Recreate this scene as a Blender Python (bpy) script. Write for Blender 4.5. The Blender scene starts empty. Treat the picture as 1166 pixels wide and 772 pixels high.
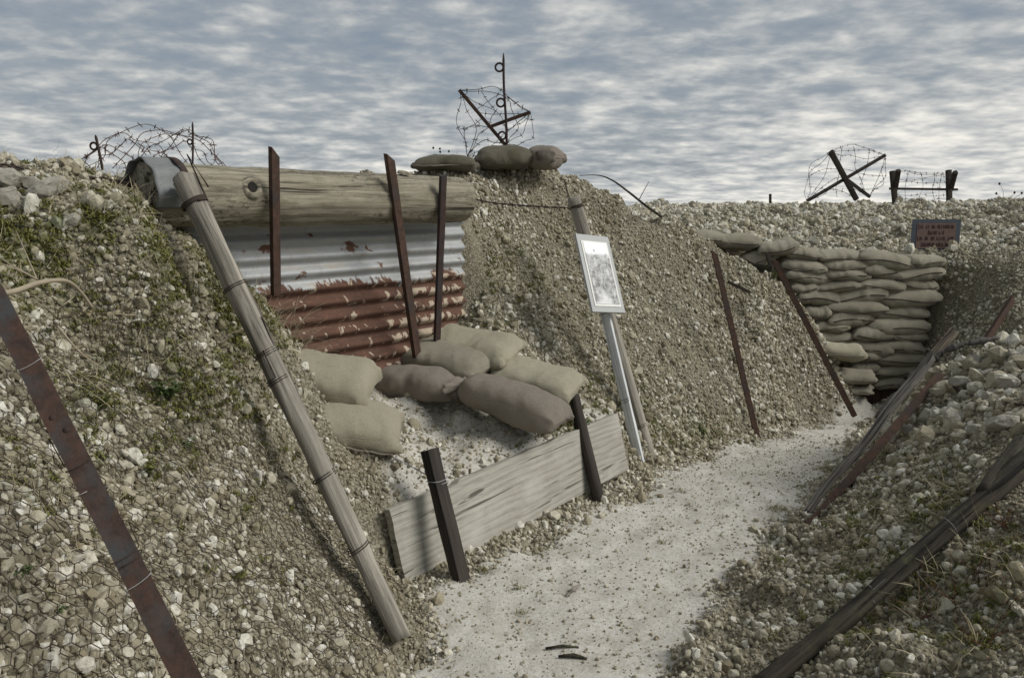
import bpy, bmesh, math, random
import numpy as np
from mathutils import Vector, Matrix, noise, Euler
from mathutils.geometry import delaunay_2d_cdt

random.seed(7); rng = np.random.default_rng(7)
R = math.radians
scene = bpy.context.scene
COL = scene.collection

# ------------------------------------------------------------------ camera
F, CX, CY, PITCH, CAMZ = 915.0, 583.0, 386.0, R(9.55), 1.70
SP, CP = math.sin(PITCH), math.cos(PITCH)
cam_d = bpy.data.cameras.new('camera'); cam = bpy.data.objects.new('camera', cam_d); COL.objects.link(cam)
cam.location = (0, 0, CAMZ); cam.rotation_euler = (R(90) - PITCH, 0, 0)
cam_d.sensor_width = 36; cam_d.lens = F / 1166 * 36; cam_d.clip_start = 0.02; cam_d.clip_end = 3000
scene.camera = cam

def ray(px, py):
    u, v = (px - CX) / F, (CY - py) / F
    return Vector((u, CP + v * SP, -SP + v * CP))
def V(px, py, Y):
    r = ray(px, py); return Vector((0, 0, CAMZ)) + r * (Y / r.y)
def PZ(px, py, z):
    r = ray(px, py); return Vector((0, 0, CAMZ)) + r * ((z - CAMZ) / r.z)
def zf(Y):                                           # trench floor profile
    return 0.0 if Y < 4.6 else -0.47 * min(1.0, (Y - 4.6) / 3.8)
def FL(px, py):
    z = 0.0
    for _ in range(25): z = zf(PZ(px, py, z).y)
    return PZ(px, py, z)
def plane_hit(px, py, p0, n):
    r = ray(px, py); o = Vector((0, 0, CAMZ)); return o + r * ((p0 - o).dot(n) / r.dot(n))

# ------------------------------------------------------------------ frames
D = Vector((0.64, 0.768, 0)).normalized(); N = Vector((-D.y, D.x, 0))       # along the trench / into the left side
S0 = Vector((-1.40, 4.15, 0))                                              # sheet line origin
def SHEET(px, py, off=0.0): return plane_hit(px, py, S0 + N * off, N)
B0 = FL(463, 664); B1 = FL(718, 547); BL = (B1 - B0).xy.length; BD = Vector(((B1 - B0).x, (B1 - B0).y, 0)).normalized(); BN = Vector((-BD.y, BD.x, 0))
YW = 8.40                                                                   # plane of the sandbag wall
def LB(px, py): return plane_hit(px, py, Vector((-0.45, 0, 0)), Vector((1.1, 0, 1)))
F0 = FL(745, 532); F1 = FL(985, 466); FD = Vector(((F1 - F0).x, (F1 - F0).y, 0)).normalized(); FN = Vector((-FD.y, FD.x, 0))
def MB(px, py): return plane_hit(px, py, Vector((F0.x, F0.y, -0.08)), Vector((-1.2 * FN.x, -1.2 * FN.y, 1)))

# ------------------------------------------------------------------ terrain: triangulated control points
TP, TE = [], []
def T(*pts):
    i = len(TP)
    for p in pts: TP.append(Vector(p))
    return list(range(i, len(TP)))
def chain(pts):
    idx = T(*pts); TE.extend(zip(idx[:-1], idx[1:])); return idx
PLpts = [Vector((-.6, -3, 0)), Vector((-.6, 0, 0)), Vector((-.55, 1.7, 0)), FL(432, 772), FL(456, 715)] + [B0 - BN * .03] 
PLpts += [FL(590, 607) - BN * .02, B1 - BN * .03, F0, FL(800, 513), FL(865, 500), FL(925, 480), F1]
PRpts = [Vector((.5, -3, 0)), Vector((.55, 0, 0)), Vector((.62, 1.8, 0)), FL(800, 772), FL(838, 690), FL(905, 614), FL(950, 557), FL(985, 507), FL(1006, 472), Vector((4.0, 7.9, zf(7.9)))]
chain(PLpts); chain(PRpts)
T((0, -3, 0), (0, 0, 0), (0, 2, 0.0), (.2, 3.4, -.02), (.8, 4.3, -.02), (1.7, 5.6, zf(5.6) - .02), (2.6, 6.7, zf(6.7) - .02), (3.3, 7.6, zf(7.6)))
# left bank
for q in [(0,772),(110,772),(220,772),(330,772),(0,640),(120,640),(240,640),(360,650),(0,520),(120,520),(240,520),(330,540),(0,400),(110,400),(210,400),(0,300),(100,300),(-300,772),(-300,560),(-300,380)]: T(LB(*q))
T(V(290, 420, 3.6), V(180, 310, 3.28))
chain([V(-500, 188, 2.6), V(-250, 190, 3.1), V(0, 199, 3.3), V(70, 197, 3.3), V(118, 186, 3.2), V(152, 174, 3.18), V(163, 208, 3.2)])
T(*[V(100, 194, 3.45), V(142, 176, 3.36), V(60, 198, 3.6)])
T((-2.45, 0, 1.75), (-2.5, -3, 1.7), (-1.5, 0, .98), (-1.5, -3, 1.0), (-3.6, 3.6, 1.80), (-3.2, 5, 1.82), (-5, 2, 1.75), (-4, -3, 1.72), (-2.4, 5.2, 1.83))
NOSE = [(168,246,3.33),(192,268,3.45),(240,305,3.62),(300,352,3.82),(338,405,3.86),(375,470,3.76),(405,530,3.62),(430,588,3.5)]
T(*[V(*q) for q in NOSE])
# recess: in front of the sheet, then behind it
SF = [S0 + N * .05 + D * -.35 + Vector((0, 0, 1.62))] + [SHEET(px, py, -.02) + N * .07 for px, py in [(235,285),(310,348),(345,405),(400,440),(450,428),(490,392),(520,372)]] + [SHEET(532, 300, -.02) + N * .07]
chain(SF)
SB = [Vector((p.x, p.y, 0)) + N * .06 + Vector((0, 0, 1.72)) for p in SF]
chain(SB)
T(*[PZ(px, py, z) for px, py, z in [(450,490,.45),(520,498,.42),(600,476,.46),(470,455,.52),(560,478,.48)]])
BTL = .10                                                                  # how far the board's top leans back
bfront = [B0 + BD * s + BN * .045 for s in np.linspace(0, BL, 6)]
bback = [Vector(((B0 + BD * s + BN * .15).x, (B0 + BD * s + BN * .15).y, .33 + .05 * s / BL)) for s in np.linspace(0.02, BL - .05, 6)]
T(*[Vector((p.x, p.y, zf(p.y))) for p in bfront]); chain(bback)
# mound
for q in [(560,330),(640,415),(700,440),(640,330),(700,300),(760,330),(760,430),(820,400),(810,340),(880,425),(610,260),(680,255),(740,275),(700,370),(720,490),(830,460)]: T(MB(*q))
RIDGE = [(545,201,6.25),(590,189,6.6),(640,196,6.85),(690,215,7.15),(755,236,7.42),(804,257,7.58),(850,282,7.74),(888,301,7.86),(915,330,7.92),(934,362,7.94),(955,405,7.9),(970,436,7.82)]
chain([V(*q) for q in RIDGE] + [F1 + Vector((.02, .05, 0))])
T((-.6, 7.4, 1.86), (.3, 7.7, 1.86), (.9, 7.9, 1.6), (-1.6, 6.6, 1.80), (-.9, 5.9, 1.84), (1.45, 8.2, .75), (2.0, 8.35, .1), (2.6, 8.4, -.3), (3.0, 8.4, -.42), (3.45, 8.1, -.44))
# sandbag wall: foot and plateau edge behind it
chain([Vector((x, YW + .20, z)) for x, z in [(1.5,.6),(2.0,.1),(2.6,-.35),(3.2,-.47),(4.15,-.47)]])
chain([Vector((x, YW + .30, z)) for x, z in [(1.2,1.35),(1.6,1.30),(2.0,1.28),(2.6,1.20),(3.2,1.17),(4.0,1.17),(4.5,1.2)]])
T(*[V(*q) for q in [(760,247,10),(850,264,9.6),(900,270,9.6),(1000,276,9.6),(1045,272,9.4),(760,237,14),(870,237,14),(960,229,12.5),(1050,233,12.5),(1130,231,11.2),(1166,228,10),(1110,258,9.6),(1400,226,10)]])
# far right side of the trench
T(*[V(*q) for q in [(1068,292,8.55),(1166,390,6.9),(1166,300,7.9),(1110,340,8.1),(1080,400,7.9),(1056,420,8.3),(1400,380,6.6),(1400,290,7.6)]])
T((4.1, 7.4, -.4), (4.4, 6.7, -.15), (5.2, 6.1, .1), (7, 5.6, .3))
# near right bank
T(*[V(*q) for q in [(1000,772,2.3),(1166,772,2.0),(1166,650,2.45),(1000,650,3.0),(1166,535,3.0),(1050,560,3.5),(1166,450,3.8),(1080,480,4.2)]])
chain([V(*q) for q in [(1400,378,4.5),(1166,383,4.9),(1090,410,5.2),(1050,434,5.5),(1018,468,6.05)]])
T((1.5, 0, .62), (1.5, -3, .65), (3, 0, .9), (3, 2.5, .95), (3, -3, .9), (6, 0, 1.0), (6, 3, 1.1), (6, 4.3, 1.1))
# outer plateau
for a in range(0, 360, 20):
    for rr, z in [(26, 1.35), (60, 1.0), (330, -1.5)]:
        T((rr * math.cos(R(a)) + 1, rr * math.sin(R(a)) + 4, z))
T((-9, 4, 1.7), (-6, 10, 1.6), (0, 12, 1.6), (3, 18, 1.55), (9, 16, 1.6), (12, 9, 1.7), (12, 2, 1.5), (10, -6, 1.3), (0, -7, 1.2), (-9, -6, 1.5), (-2, 9.5, 1.65), (-4, 7, 1.7))

res = delaunay_2d_cdt([p.xy for p in TP], [tuple(e) for e in TE], [], 0, 1e-5)
cv, ctri, cov = res[0], res[2], res[3]
cz = np.zeros(len(cv))
TPz = np.array([p.z for p in TP]); TPxy = np.array([(p.x, p.y) for p in TP])
for i, o in enumerate(cov):
    if len(o): cz[i] = np.mean([TPz[k] for k in o])
    else:
        d = ((TPxy - np.array(cv[i])) ** 2).sum(1); k = np.argsort(d)[:3]; cz[i] = np.average(TPz[k], weights=1 / (d[k] + 1e-6))

def axis(lo, hi, step, far, grow=1.16):
    c = list(np.arange(lo, hi, step)); s = step; x = c[-1]; up = []
    while x < far: s *= grow; x += s; up.append(x)
    s = step; x = c[0]; dn = []
    while x > -far: s *= grow; x -= s; dn.append(x)
    return np.array(dn[::-1] + c + up)
gx = axis(-3.4, 5.6, .028, 290); gy = axis(.4, 9.4, .028, 290)
GX, GY = np.meshgrid(gx, gy)
GZ = np.full(GX.shape, -1.5)
cva = np.array([(v[0], v[1]) for v in cv])
for t in ctri:
    a, b, c = cva[list(t)]; x0, x1 = min(a[0], b[0], c[0]), max(a[0], b[0], c[0]); y0, y1 = min(a[1], b[1], c[1]), max(a[1], b[1], c[1])
    i0, i1 = np.searchsorted(gx, [x0 - 1e-9, x1 + 1e-9]); j0, j1 = np.searchsorted(gy, [y0 - 1e-9, y1 + 1e-9])
    if i1 <= i0 or j1 <= j0: continue
    X, Y = GX[j0:j1, i0:i1], GY[j0:j1, i0:i1]
    den = (b[1] - c[1]) * (a[0] - c[0]) + (c[0] - b[0]) * (a[1] - c[1])
    if abs(den) < 1e-12: continue
    w0 = ((b[1] - c[1]) * (X - c[0]) + (c[0] - b[0]) * (Y - c[1])) / den
    w1 = ((c[1] - a[1]) * (X - c[0]) + (a[0] - c[0]) * (Y - c[1])) / den
    w2 = 1 - w0 - w1
    m = (w0 > -1e-7) & (w1 > -1e-7) & (w2 > -1e-7)
    GZ[j0:j1, i0:i1][m] = (w0 * cz[t[0]] + w1 * cz[t[1]] + w2 * cz[t[2]])[m]
def blur(A, k, n):
    for _ in range(n):
        for ax in (0, 1):
            pad = [(0, 0), (0, 0)]; pad[ax] = (k, k); P = np.pad(A, pad, mode='edge'); c = np.cumsum(P, axis=ax)
            z = np.zeros_like(np.take(c, [0], axis=ax)); c = np.concatenate([z, c], axis=ax); w = 2 * k + 1; L = A.shape[ax]
            A = (np.take(c, range(w, w + L), axis=ax) - np.take(c, range(0, L), axis=ax)) / w
    return A
def seg_dist(X, Y, a, b):
    ax, ay, bx, by = a[0], a[1], b[0], b[1]; L2 = (bx - ax) ** 2 + (by - ay) ** 2
    t = np.clip(((X - ax) * (bx - ax) + (Y - ay) * (by - ay)) / max(L2, 1e-9), 0, 1)
    return np.hypot(X - ax - t * (bx - ax), Y - ay - t * (by - ay))
def sstep(x, a, b):
    t = np.clip((x - a) / (b - a), 0, 1); return t * t * (3 - 2 * t)
step_d = np.minimum.reduce([seg_dist(GX, GY, B0 + BN * .08, B1 + BN * .08), seg_dist(GX, GY, SF[0] + N * .03, SF[-1] + N * .03),
                            seg_dist(GX, GY, (1.4, YW + .25), (4.3, YW + .25))])
w = sstep(step_d, .12, .3)
GZ = GZ * (1 - w) + blur(GZ, 2, 3) * w

def clamp_board():
    s = (GX - B0.x) * BD.x + (GY - B0.y) * BD.y; t = (GX - B0.x) * BN.x + (GY - B0.y) * BN.y
    m = (s > -.03) & (s < BL + .03) & (t > -.05) & (t < .10); GZ[m] = np.minimum(GZ[m], np.where(GY[m] < 4.6, 0, -.47 * (GY[m] - 4.6) / 3.8) + .01)
def inside(X, Y, poly):
    r = np.zeros(X.shape, bool); n = len(poly)
    for i in range(n):
        x0, y0 = poly[i]; x1, y1 = poly[i - 1]
        c = ((y0 > Y) != (y1 > Y)) & (X < (x1 - x0) * (Y - y0) / ((y1 - y0) if y1 != y0 else 1e-9) + x0); r ^= c
    return r
ppoly = [(p.x, p.y) for p in PLpts] + [(3.4, 8.38), (4.05, 8.38)] + [(p.x, p.y) for p in PRpts[::-1]]
pd = np.minimum.reduce([seg_dist(GX, GY, ppoly[i], ppoly[i - 1]) for i in range(len(ppoly))])
sgn = np.where(inside(GX, GY, ppoly), pd, -pd)

def vnoise(X, Y, s, seed, depth=3):
    out = np.zeros(X.shape); fx, fy, fo = X.ravel(), Y.ravel(), out.ravel()
    for i in range(fx.size):
        fo[i] = noise.fractal(Vector((fx[i] * s + seed * 17.3, fy[i] * s - seed * 9.1, seed * 3.7)), 1.0, 2.0, depth)
    return fo.reshape(X.shape)
n1 = vnoise(GX, GY, 2.6, 1); n2 = vnoise(GX, GY, 11.0, 2, 2)
PM = sstep(sgn + .10 * n1 + .04 * n2, -.02, .22)                            # 1 on the trodden path
far = sstep(np.hypot(GX - 1, GY - 4), 6, 14)
dx = np.gradient(GZ, axis=1) / np.gradient(gx)[None, :]; dy = np.gradient(GZ, axis=0) / np.gradient(gy)[:, None]
slope = np.hypot(dx, dy)
amp = (1 - PM) * w
n3 = vnoise(GX, GY, 5.0, 4, 2); GZ = GZ + amp * (n1 * .05 * (1 + far) + n2 * .022 + (n3 * .035 + np.maximum(0, n3 - .15) * .10) / (1 + .5 * slope ** 2)) + PM * (n1 * .016 + n2 * .009)
clamp_board()
benchm = inside(GX, GY, [tuple((B0 + BN * .06).xy), tuple((B1 + BN * .06).xy), tuple(SF[-2].xy), tuple(SF[5].xy), tuple(SF[4].xy)])

def bil(A, x, y):
    i = np.clip(np.searchsorted(gx, x) - 1, 0, len(gx) - 2); j = np.clip(np.searchsorted(gy, y) - 1, 0, len(gy) - 2)
    tx = (x - gx[i]) / (gx[i + 1] - gx[i]); ty = (y - gy[j]) / (gy[j + 1] - gy[j])
    return A[j, i] * (1 - tx) * (1 - ty) + A[j, i + 1] * tx * (1 - ty) + A[j + 1, i] * (1 - tx) * ty + A[j + 1, i + 1] * tx * ty
def gz(x, y): return float(bil(GZ, np.array([x]), np.array([y]))[0])
def PG(px, py, t0=0.5, t1=20.0):
    r = ray(px, py); o = Vector((0, 0, CAMZ)); t = t0
    while t < t1:
        p = o + r * t
        if p.z < gz(p.x, p.y):
            a, b = t - .02, t
            for _ in range(12):
                m = (a + b) / 2; p = o + r * m
                if p.z < gz(p.x, p.y): b = m
                else: a = m
            return o + r * b
        t += .02
    return o + r * t1
def gnormal(x, y):
    e = .05; return Vector((gz(x - e, y) - gz(x + e, y), gz(x, y - e) - gz(x, y + e), 2 * e)).normalized()
def project(x, y, z):
    zz = z - CAMZ; fwd = y * CP - zz * SP; up = y * SP + zz * CP
    fwd = np.where(np.abs(fwd) < 1e-6, 1e-6, fwd)
    return CX + F * x / fwd, CY - F * up / fwd, fwd

# ------------------------------------------------------------------ materials
class NT:
    def __init__(s, name):
        s.m = bpy.data.materials.new(name); s.m.use_nodes = True; s.t = s.m.node_tree; s.t.nodes.clear()
        s.out = s.n('ShaderNodeOutputMaterial'); s.b = s.n('ShaderNodeBsdfPrincipled'); s.l(s.b.outputs[0], s.out.inputs[0])
        s.b.inputs['Roughness'].default_value = .9; s.b.inputs['Specular IOR Level'].default_value = .25
    def n(s, t, **k):
        x = s.t.nodes.new(t)
        for a, v in k.items(): setattr(x, a, v)
        return x
    def l(s, a, b): s.t.links.new(a, b)
    def set(s, sock, v):
        if isinstance(v, bpy.types.NodeSocket): s.l(v, sock)
        elif isinstance(v, tuple) and len(v) == 3 and sock.type == 'RGBA': sock.default_value = (*v, 1)
        else: sock.default_value = v
    def coord(s, which='Object', scale=(1, 1, 1), rot=(0, 0, 0)):
        tc = s.n('ShaderNodeTexCoord'); mp = s.n('ShaderNodeMapping'); s.l(tc.outputs[which], mp.inputs[0])
        mp.inputs['Scale'].default_value = scale; mp.inputs['Rotation'].default_value = rot; return mp.outputs[0]
    def pos(s, scale=(1, 1, 1)):
        g = s.n('ShaderNodeNewGeometry'); mp = s.n('ShaderNodeMapping'); s.l(g.outputs['Position'], mp.inputs[0]); mp.inputs['Scale'].default_value = scale; return mp.outputs[0]
    def noise(s, vec, scale=5, detail=6, rough=.6, dist=0):
        x = s.n('ShaderNodeTexNoise'); s.l(vec, x.inputs['Vector']); x.inputs['Scale'].default_value = scale; x.inputs['Detail'].default_value = detail
        x.inputs['Roughness'].default_value = rough; x.inputs['Distortion'].default_value = dist; return x.outputs['Fac']
    def vor(s, vec, scale, feat='F1', out='Distance', rnd=1):
        x = s.n('ShaderNodeTexVoronoi', feature=feat); s.l(vec, x.inputs['Vector']); x.inputs['Scale'].default_value = scale
        if 'Randomness' in x.inputs: x.inputs['Randomness'].default_value = rnd
        return x.outputs[out]
    def ramp(s, fac, stops, interp='LINEAR'):
        x = s.n('ShaderNodeValToRGB'); s.l(fac, x.inputs[0]); e = x.color_ramp.elements; x.color_ramp.interpolation = interp
        while len(e) < len(stops): e.new(.5)
        for k, (p, c) in enumerate(stops):
            e[k].position = p; e[k].color = (c, c, c, 1) if isinstance(c, (int, float)) else (*c, 1)
        return x.outputs[0]
    def mix(s, fac, a, b, mode='MIX'):
        x = s.n('ShaderNodeMix', data_type='RGBA', blend_type=mode); s.set(x.inputs[0], fac); s.set(x.inputs[6], a); s.set(x.inputs[7], b); return x.outputs[2]
    def math(s, op, a, b=0.0, c=None, clamp=False):
        x = s.n('ShaderNodeMath', operation=op, use_clamp=clamp); s.set(x.inputs[0], a); s.set(x.inputs[1], b)
        if c is not None: s.set(x.inputs[2], c)
        return x.outputs[0]
    def sep(s, vec):
        x = s.n('ShaderNodeSeparateXYZ'); s.l(vec, x.inputs[0]); return x.outputs
    def attr(s, name, typ='GEOMETRY', out='Fac'):
        x = s.n('ShaderNodeAttribute', attribute_name=name, attribute_type=typ); return x.outputs[out]
    def bump(s, h, strength=.5, dist=.01):
        x = s.n('ShaderNodeBump'); x.inputs['Strength'].default_value = strength; x.inputs['Distance'].default_value = dist; s.l(h, x.inputs['Height'])
        s.l(x.outputs[0], s.b.inputs['Normal'])
    def col(s, c): s.set(s.b.inputs['Base Color'], c)
    def rough(s, v): s.set(s.b.inputs['Roughness'], v)

def mat_ground():
    t = NT('chalk_ground'); p = t.pos()
    soil = t.mix(t.noise(p, 6, 8, .65), (.05, .042, .028), (.21, .185, .13))
    fine = t.vor(p, 95, 'F1', 'Color'); fs = t.n('ShaderNodeSeparateColor'); t.l(fine, fs.inputs[0])
    soil = t.mix(.45, soil, t.ramp(fs.outputs[0], [(0, (.06, .05, .032)), (.5, (.26, .235, .165)), (1, (.50, .47, .38))]))
    moss = t.attr('moss'); mm = t.math('MULTIPLY', moss, t.ramp(t.noise(p, 24, 5), [(.38, 0), (.6, 1)]))
    soil = t.mix(t.math('MULTIPLY', mm, .8), soil, (.075, .085, .03))
    dust = t.mix(t.noise(p, 3.2, 8, .6), (.35, .335, .29), (.65, .63, .58))
    dust = t.mix(t.ramp(t.noise(p, 7, 5, .65), [(.46, 0), (.66, .5)]), dust, (.33, .30, .24)); dust = t.mix(t.ramp(t.noise(p, 60, 4, .7), [(.48, 0), (.68, .7)]), dust, (.27, .24, .175))
    spec = t.ramp(t.vor(p, 42), [(.08, 1), (.16, 0)]); spn = t.ramp(t.noise(p, 9, 3), [(.5, 0), (.62, 1)])
    dust = t.mix(t.math('MULTIPLY', t.math('MULTIPLY', spec, spn), .7), dust, (.2, .18, .13))
    pm = t.math('ADD', t.attr('path'), t.math('MULTIPLY', t.math('SUBTRACT', t.noise(p, 14, 6, .7), .5), 1.1))
    c = t.mix(t.ramp(pm, [(.3, 0), (.75, 1)]), soil, dust); t.col(c)
    h = t.math('ADD', t.math('MULTIPLY', t.noise(p, 40, 6, .7), .6), t.math('MULTIPLY', t.math('MULTIPLY', t.vor(p, 110, 'SMOOTH_F1'), -.7), t.math('SUBTRACT', 1.0, t.math('MULTIPLY', t.attr('path'), .85))))
    t.bump(h, .9, .012); t.rough(.95); return t.m
def mat_stone():
    t = NT('chalk_stone'); oc = t.coord('Object', (1, 1, 1)); rnd = t.attr('tint', 'INSTANCER'); ms = t.attr('moss', 'INSTANCER')
    c = t.ramp(rnd, [(0, (.10, .084, .055)), (.2, (.205, .18, .125)), (.45, (.325, .295, .215)), (.68, (.435, .405, .315)), (.87, (.55, .525, .435)), (1, (.70, .68, .60))])
    g = t.n('ShaderNodeNewGeometry'); p = t.pos()
    c = t.mix(t.ramp(t.noise(p, 55, 5, .7), [(.42, 0), (.7, .75)]), c, (.19, .165, .115))
    c = t.mix(t.ramp(t.noise(p, 3.0, 4), [(.45, 0), (.7, .35)]), c, (.33, .27, .17))
    mm = t.math('MULTIPLY', ms, t.ramp(t.noise(p, 22, 4), [(.4, 0), (.6, .85)]))
    c = t.mix(mm, c, (.085, .10, .028)); t.col(c)
    t.bump(t.noise(p, 140, 4, .7), .5, .006); t.rough(.95); return t.m
def mat_rock():
    t = NT('chalk_rock'); p = t.coord('Object')
    c = t.mix(t.noise(p, 9, 6, .7), (.30, .28, .225), (.58, .55, .475)); c = t.mix(t.ramp(t.noise(p, 30, 5, .7), [(.5, 0), (.7, .7)]), c, (.2, .18, .13))
    t.col(c); t.bump(t.noise(p, 45, 6, .7), .7, .015); return t.m
def mat_wood(name, dark, light, moss=0.0, s=1.0, crack=.6):
    t = NT(name); g = t.coord('Object', (38 * s, 38 * s, 1.6 * s)); p = t.coord('Object')
    gr = t.noise(g, 1.0, 10, .78, 1.0); big = t.noise(p, 4 * s, 5, .6)
    c = t.mix(t.ramp(gr, [(.36, 0), (.62, 1)]), dark, light)
    c = t.mix(t.math('MULTIPLY', t.ramp(big, [(.4, 0), (.7, 1)]), .5), c, tuple(x * .6 for x in light))
    cr = t.ramp(t.noise(t.coord('Object', (26 * s, 26 * s, .9 * s)), 1.0, 4, .5, .5), [(.36, 1), (.43, 0)])
    c = t.mix(t.math('MULTIPLY', cr, crack), c, tuple(x * .25 for x in dark))
    if name == 'weathered_log': c = t.mix(t.math('MULTIPLY', t.ramp(t.noise(t.coord('Object', (60, 60, 26)), 1, 4, .7), [(.53, 0), (.6, 1)]), t.ramp(t.noise(t.coord('Object', (6, 6, 1.6)), 1, 4, .6), [(.46, 0), (.58, .9)])), c, (.05, .042, .028))
    if moss: c = t.mix(t.ramp(t.noise(p, 11, 6, .7), [(.52, 0), (.66, moss)]), c, (.10, .105, .045))
    t.col(c); t.bump(t.math('SUBTRACT', gr, cr), .7, .006); return t.m
def mat_rust(name='rusty_iron', a=(.042, .027, .020), b=(.10, .057, .040), c2=(.045, .04, .038)):
    t = NT(name); p = t.coord('Object')
    c = t.mix(t.ramp(t.noise(p, 26, 8, .7), [(.35, 0), (.65, 1)]), a, b); c = t.mix(t.ramp(t.noise(p, 7, 5, .6), [(.48, 0), (.62, .8)]), c, c2)
    c = t.mix(t.ramp(t.noise(p, 90, 4, .7), [(.6, 0), (.75, .6)]), c, (.10, .06, .038))
    t.col(c); t.bump(t.noise(p, 80, 6, .7), .5, .004); t.rough(.85); return t.m
def mat_burlap(name, a, b, stain):
    t = NT(name); p = t.coord('Object'); oi = t.n('ShaderNodeObjectInfo')
    c = t.mix(t.noise(p, 7, 7, .65), a, b)
    c = t.mix(t.math('MULTIPLY', oi.outputs['Random'], .3), c, tuple(x * .68 for x in a))
    c = t.mix(t.ramp(t.noise(p, 3.3, 5, .65), [(.5, 0), (.72, .75)]), c, stain)
    wv = t.n('ShaderNodeTexWave', wave_type='BANDS', bands_direction='X'); t.l(p, wv.inputs[0]); wv.inputs['Scale'].default_value = 150; wv.inputs['Distortion'].default_value = 1.5
    wv2 = t.n('ShaderNodeTexWave', wave_type='BANDS', bands_direction='Y'); t.l(p, wv2.inputs[0]); wv2.inputs['Scale'].default_value = 150; wv2.inputs['Distortion'].default_value = 1.5
    wsum = t.math('ADD', wv.outputs['Fac'], wv2.outputs['Fac'])
    c = t.mix(t.math('MULTIPLY', wsum, .14), c, tuple(x * .55 for x in a)); c = t.mix(t.ramp(t.noise(p, 130, 4, .8), [(.42, .28), (.6, 0)]), c, tuple(x * .45 for x in a)); c = t.mix(t.ramp(t.noise(p, 28, 5, .7), [(.54, 0), (.7, .4)]), c, tuple(x * .62 for x in a)); t.col(c)
    t.bump(t.math('ADD', t.math('MULTIPLY', wsum, .35), t.math('MULTIPLY', t.noise(p, 16, 7, .7), 2.0)), .8, .012); t.rough(.95); return t.m
def mat_corr():
    t = NT('corrugated_iron'); p = t.coord('Object'); x, y, z = t.sep(p)
    drip = t.noise(t.coord('Object', (26, 1, 7)), 1, 5, .65); wob = t.noise(t.coord('Object', (3, 1, 3)), 1, 4)
    h = t.math('ADD', z, t.math('ADD', t.math('MULTIPLY', t.math('SUBTRACT', drip, .5), .20), t.math('MULTIPLY', t.math('SUBTRACT', wob, .5), .34)))
    rust = t.ramp(h, [(.735, 1), (.755, 0)])                                                # rusted below, zinc above
    zinc = t.mix(t.noise(t.coord('Object', (14, 14, 50)), 1, 7, .7), (.25, .262, .265), (.50, .515, .515))
    zinc = t.mix(t.ramp(t.noise(t.coord('Object', (5, 5, 30)), 1, 6, .65), [(.5, 0), (.7, .6)]), zinc, (.42, .36, .27))
    rr = t.mix(t.noise(t.coord('Object', (9, 9, 26)), 1, 8, .7), (.050, .030, .023), (.165, .085, .058))
    rr = t.mix(t.ramp(t.noise(t.coord('Object', (40, 1, 40)), 1, 4), [(.55, 0), (.75, .4)]), rr, (.28, .14, .085))
    wave = t.math('COSINE', t.math('MULTIPLY', t.math('ADD', z, -.012), 2 * math.pi / .09))
    fl = t.noise(t.coord('Object', (17, 1, 11)), 1, 3, .55, .6)
    edge = t.math('MULTIPLY', t.ramp(t.math('MULTIPLY', x, .5), [(.60, 0), (.70, 1)]), .10)                         # more paint left near the right-hand end
    paint = t.math('MULTIPLY', t.ramp(t.math('ADD', fl, edge), [(.60, 0), (.625, 1)]), t.ramp(t.math('ADD', wave, 1.0), [(.35, 0), (.8, 1)]))
    rr = t.mix(t.ramp(t.noise(t.coord('Object', (4, 4, 9)), 1, 6, .7), [(.5, 0), (.66, .7)]), rr, (.055, .036, .03)); rr = t.mix(t.math('MULTIPLY', paint, .85), rr, (.44, .37, .28))
    spots = t.math('MULTIPLY', t.ramp(t.noise(t.coord('Object', (5.5, 1, 9)), 1, 4, .6), [(.605, 0), (.63, 1)]), .95)
    zinc = t.mix(t.math('MULTIPLY', t.ramp(t.noise(t.coord('Object', (34, 1, 3)), 1, 5, .6), [(.56, 0), (.72, .6)]), t.ramp(t.noise(t.coord('Object', (3, 1, 6)), 1, 3), [(.45, 0), (.6, 1)])), zinc, (.24, .15, .09)); zinc = t.mix(spots, zinc, (.13, .06, .035))
    t.col(t.mix(rust, zinc, rr)); t.rough(t.ramp(rust, [(0, .55), (1, .9)])); t.set(t.b.inputs['Metallic'], t.ramp(rust, [(0, .1), (1, 0)]))
    t.bump(t.noise(t.coord('Object', (30, 30, 30)), 1, 6, .7), .25, .004); return t.m
def mat_zinc():
    t = NT('dull_zinc'); p = t.coord('Object'); t.col(t.mix(t.noise(p, 18, 7, .7), (.10, .105, .105), (.26, .27, .27))); t.rough(.65); t.set(t.b.inputs['Metallic'], .2); t.bump(t.noise(p, 30, 5), .2, .004); return t.m
def mat_flat(name, c, rough=.8, var=.25, s=20):
    t = NT(name); p = t.coord('Object'); t.col(t.mix(t.noise(p, s, 5, .65), tuple(x * (1 - var) for x in c), tuple(min(1, x * (1 + var)) for x in c))); t.rough(rough); return t.m
def mat_print():
    t = NT('faded_print'); p = t.coord('Object'); x, y, z = t.sep(p)
    body = t.mix(t.ramp(t.noise(p, 24, 8, .75, .6), [(.38, 0), (.62, 1)]), (.13, .13, .13), (.60, .60, .59))
    lo = t.math('ADD', t.math('ADD', z, t.math('MULTIPLY', t.noise(p, 14, 4), .16)), t.math('MULTIPLY', t.math('ABSOLUTE', t.math('ADD', x, .02)), 1.3))
    body = t.mix(t.ramp(t.math('ADD', lo, .5), [(.40, .85), (.48, 0)]), body, (.72, .72, .72))
    hi = t.math('ADD', z, t.math('MULTIPLY', t.noise(p, 22, 5), .06))
    body = t.mix(t.ramp(t.math('ADD', hi, .5), [(.655, 0), (.675, 1)]), body, (.84, .85, .86)); t.col(body); t.rough(.5); return t.m
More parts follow.
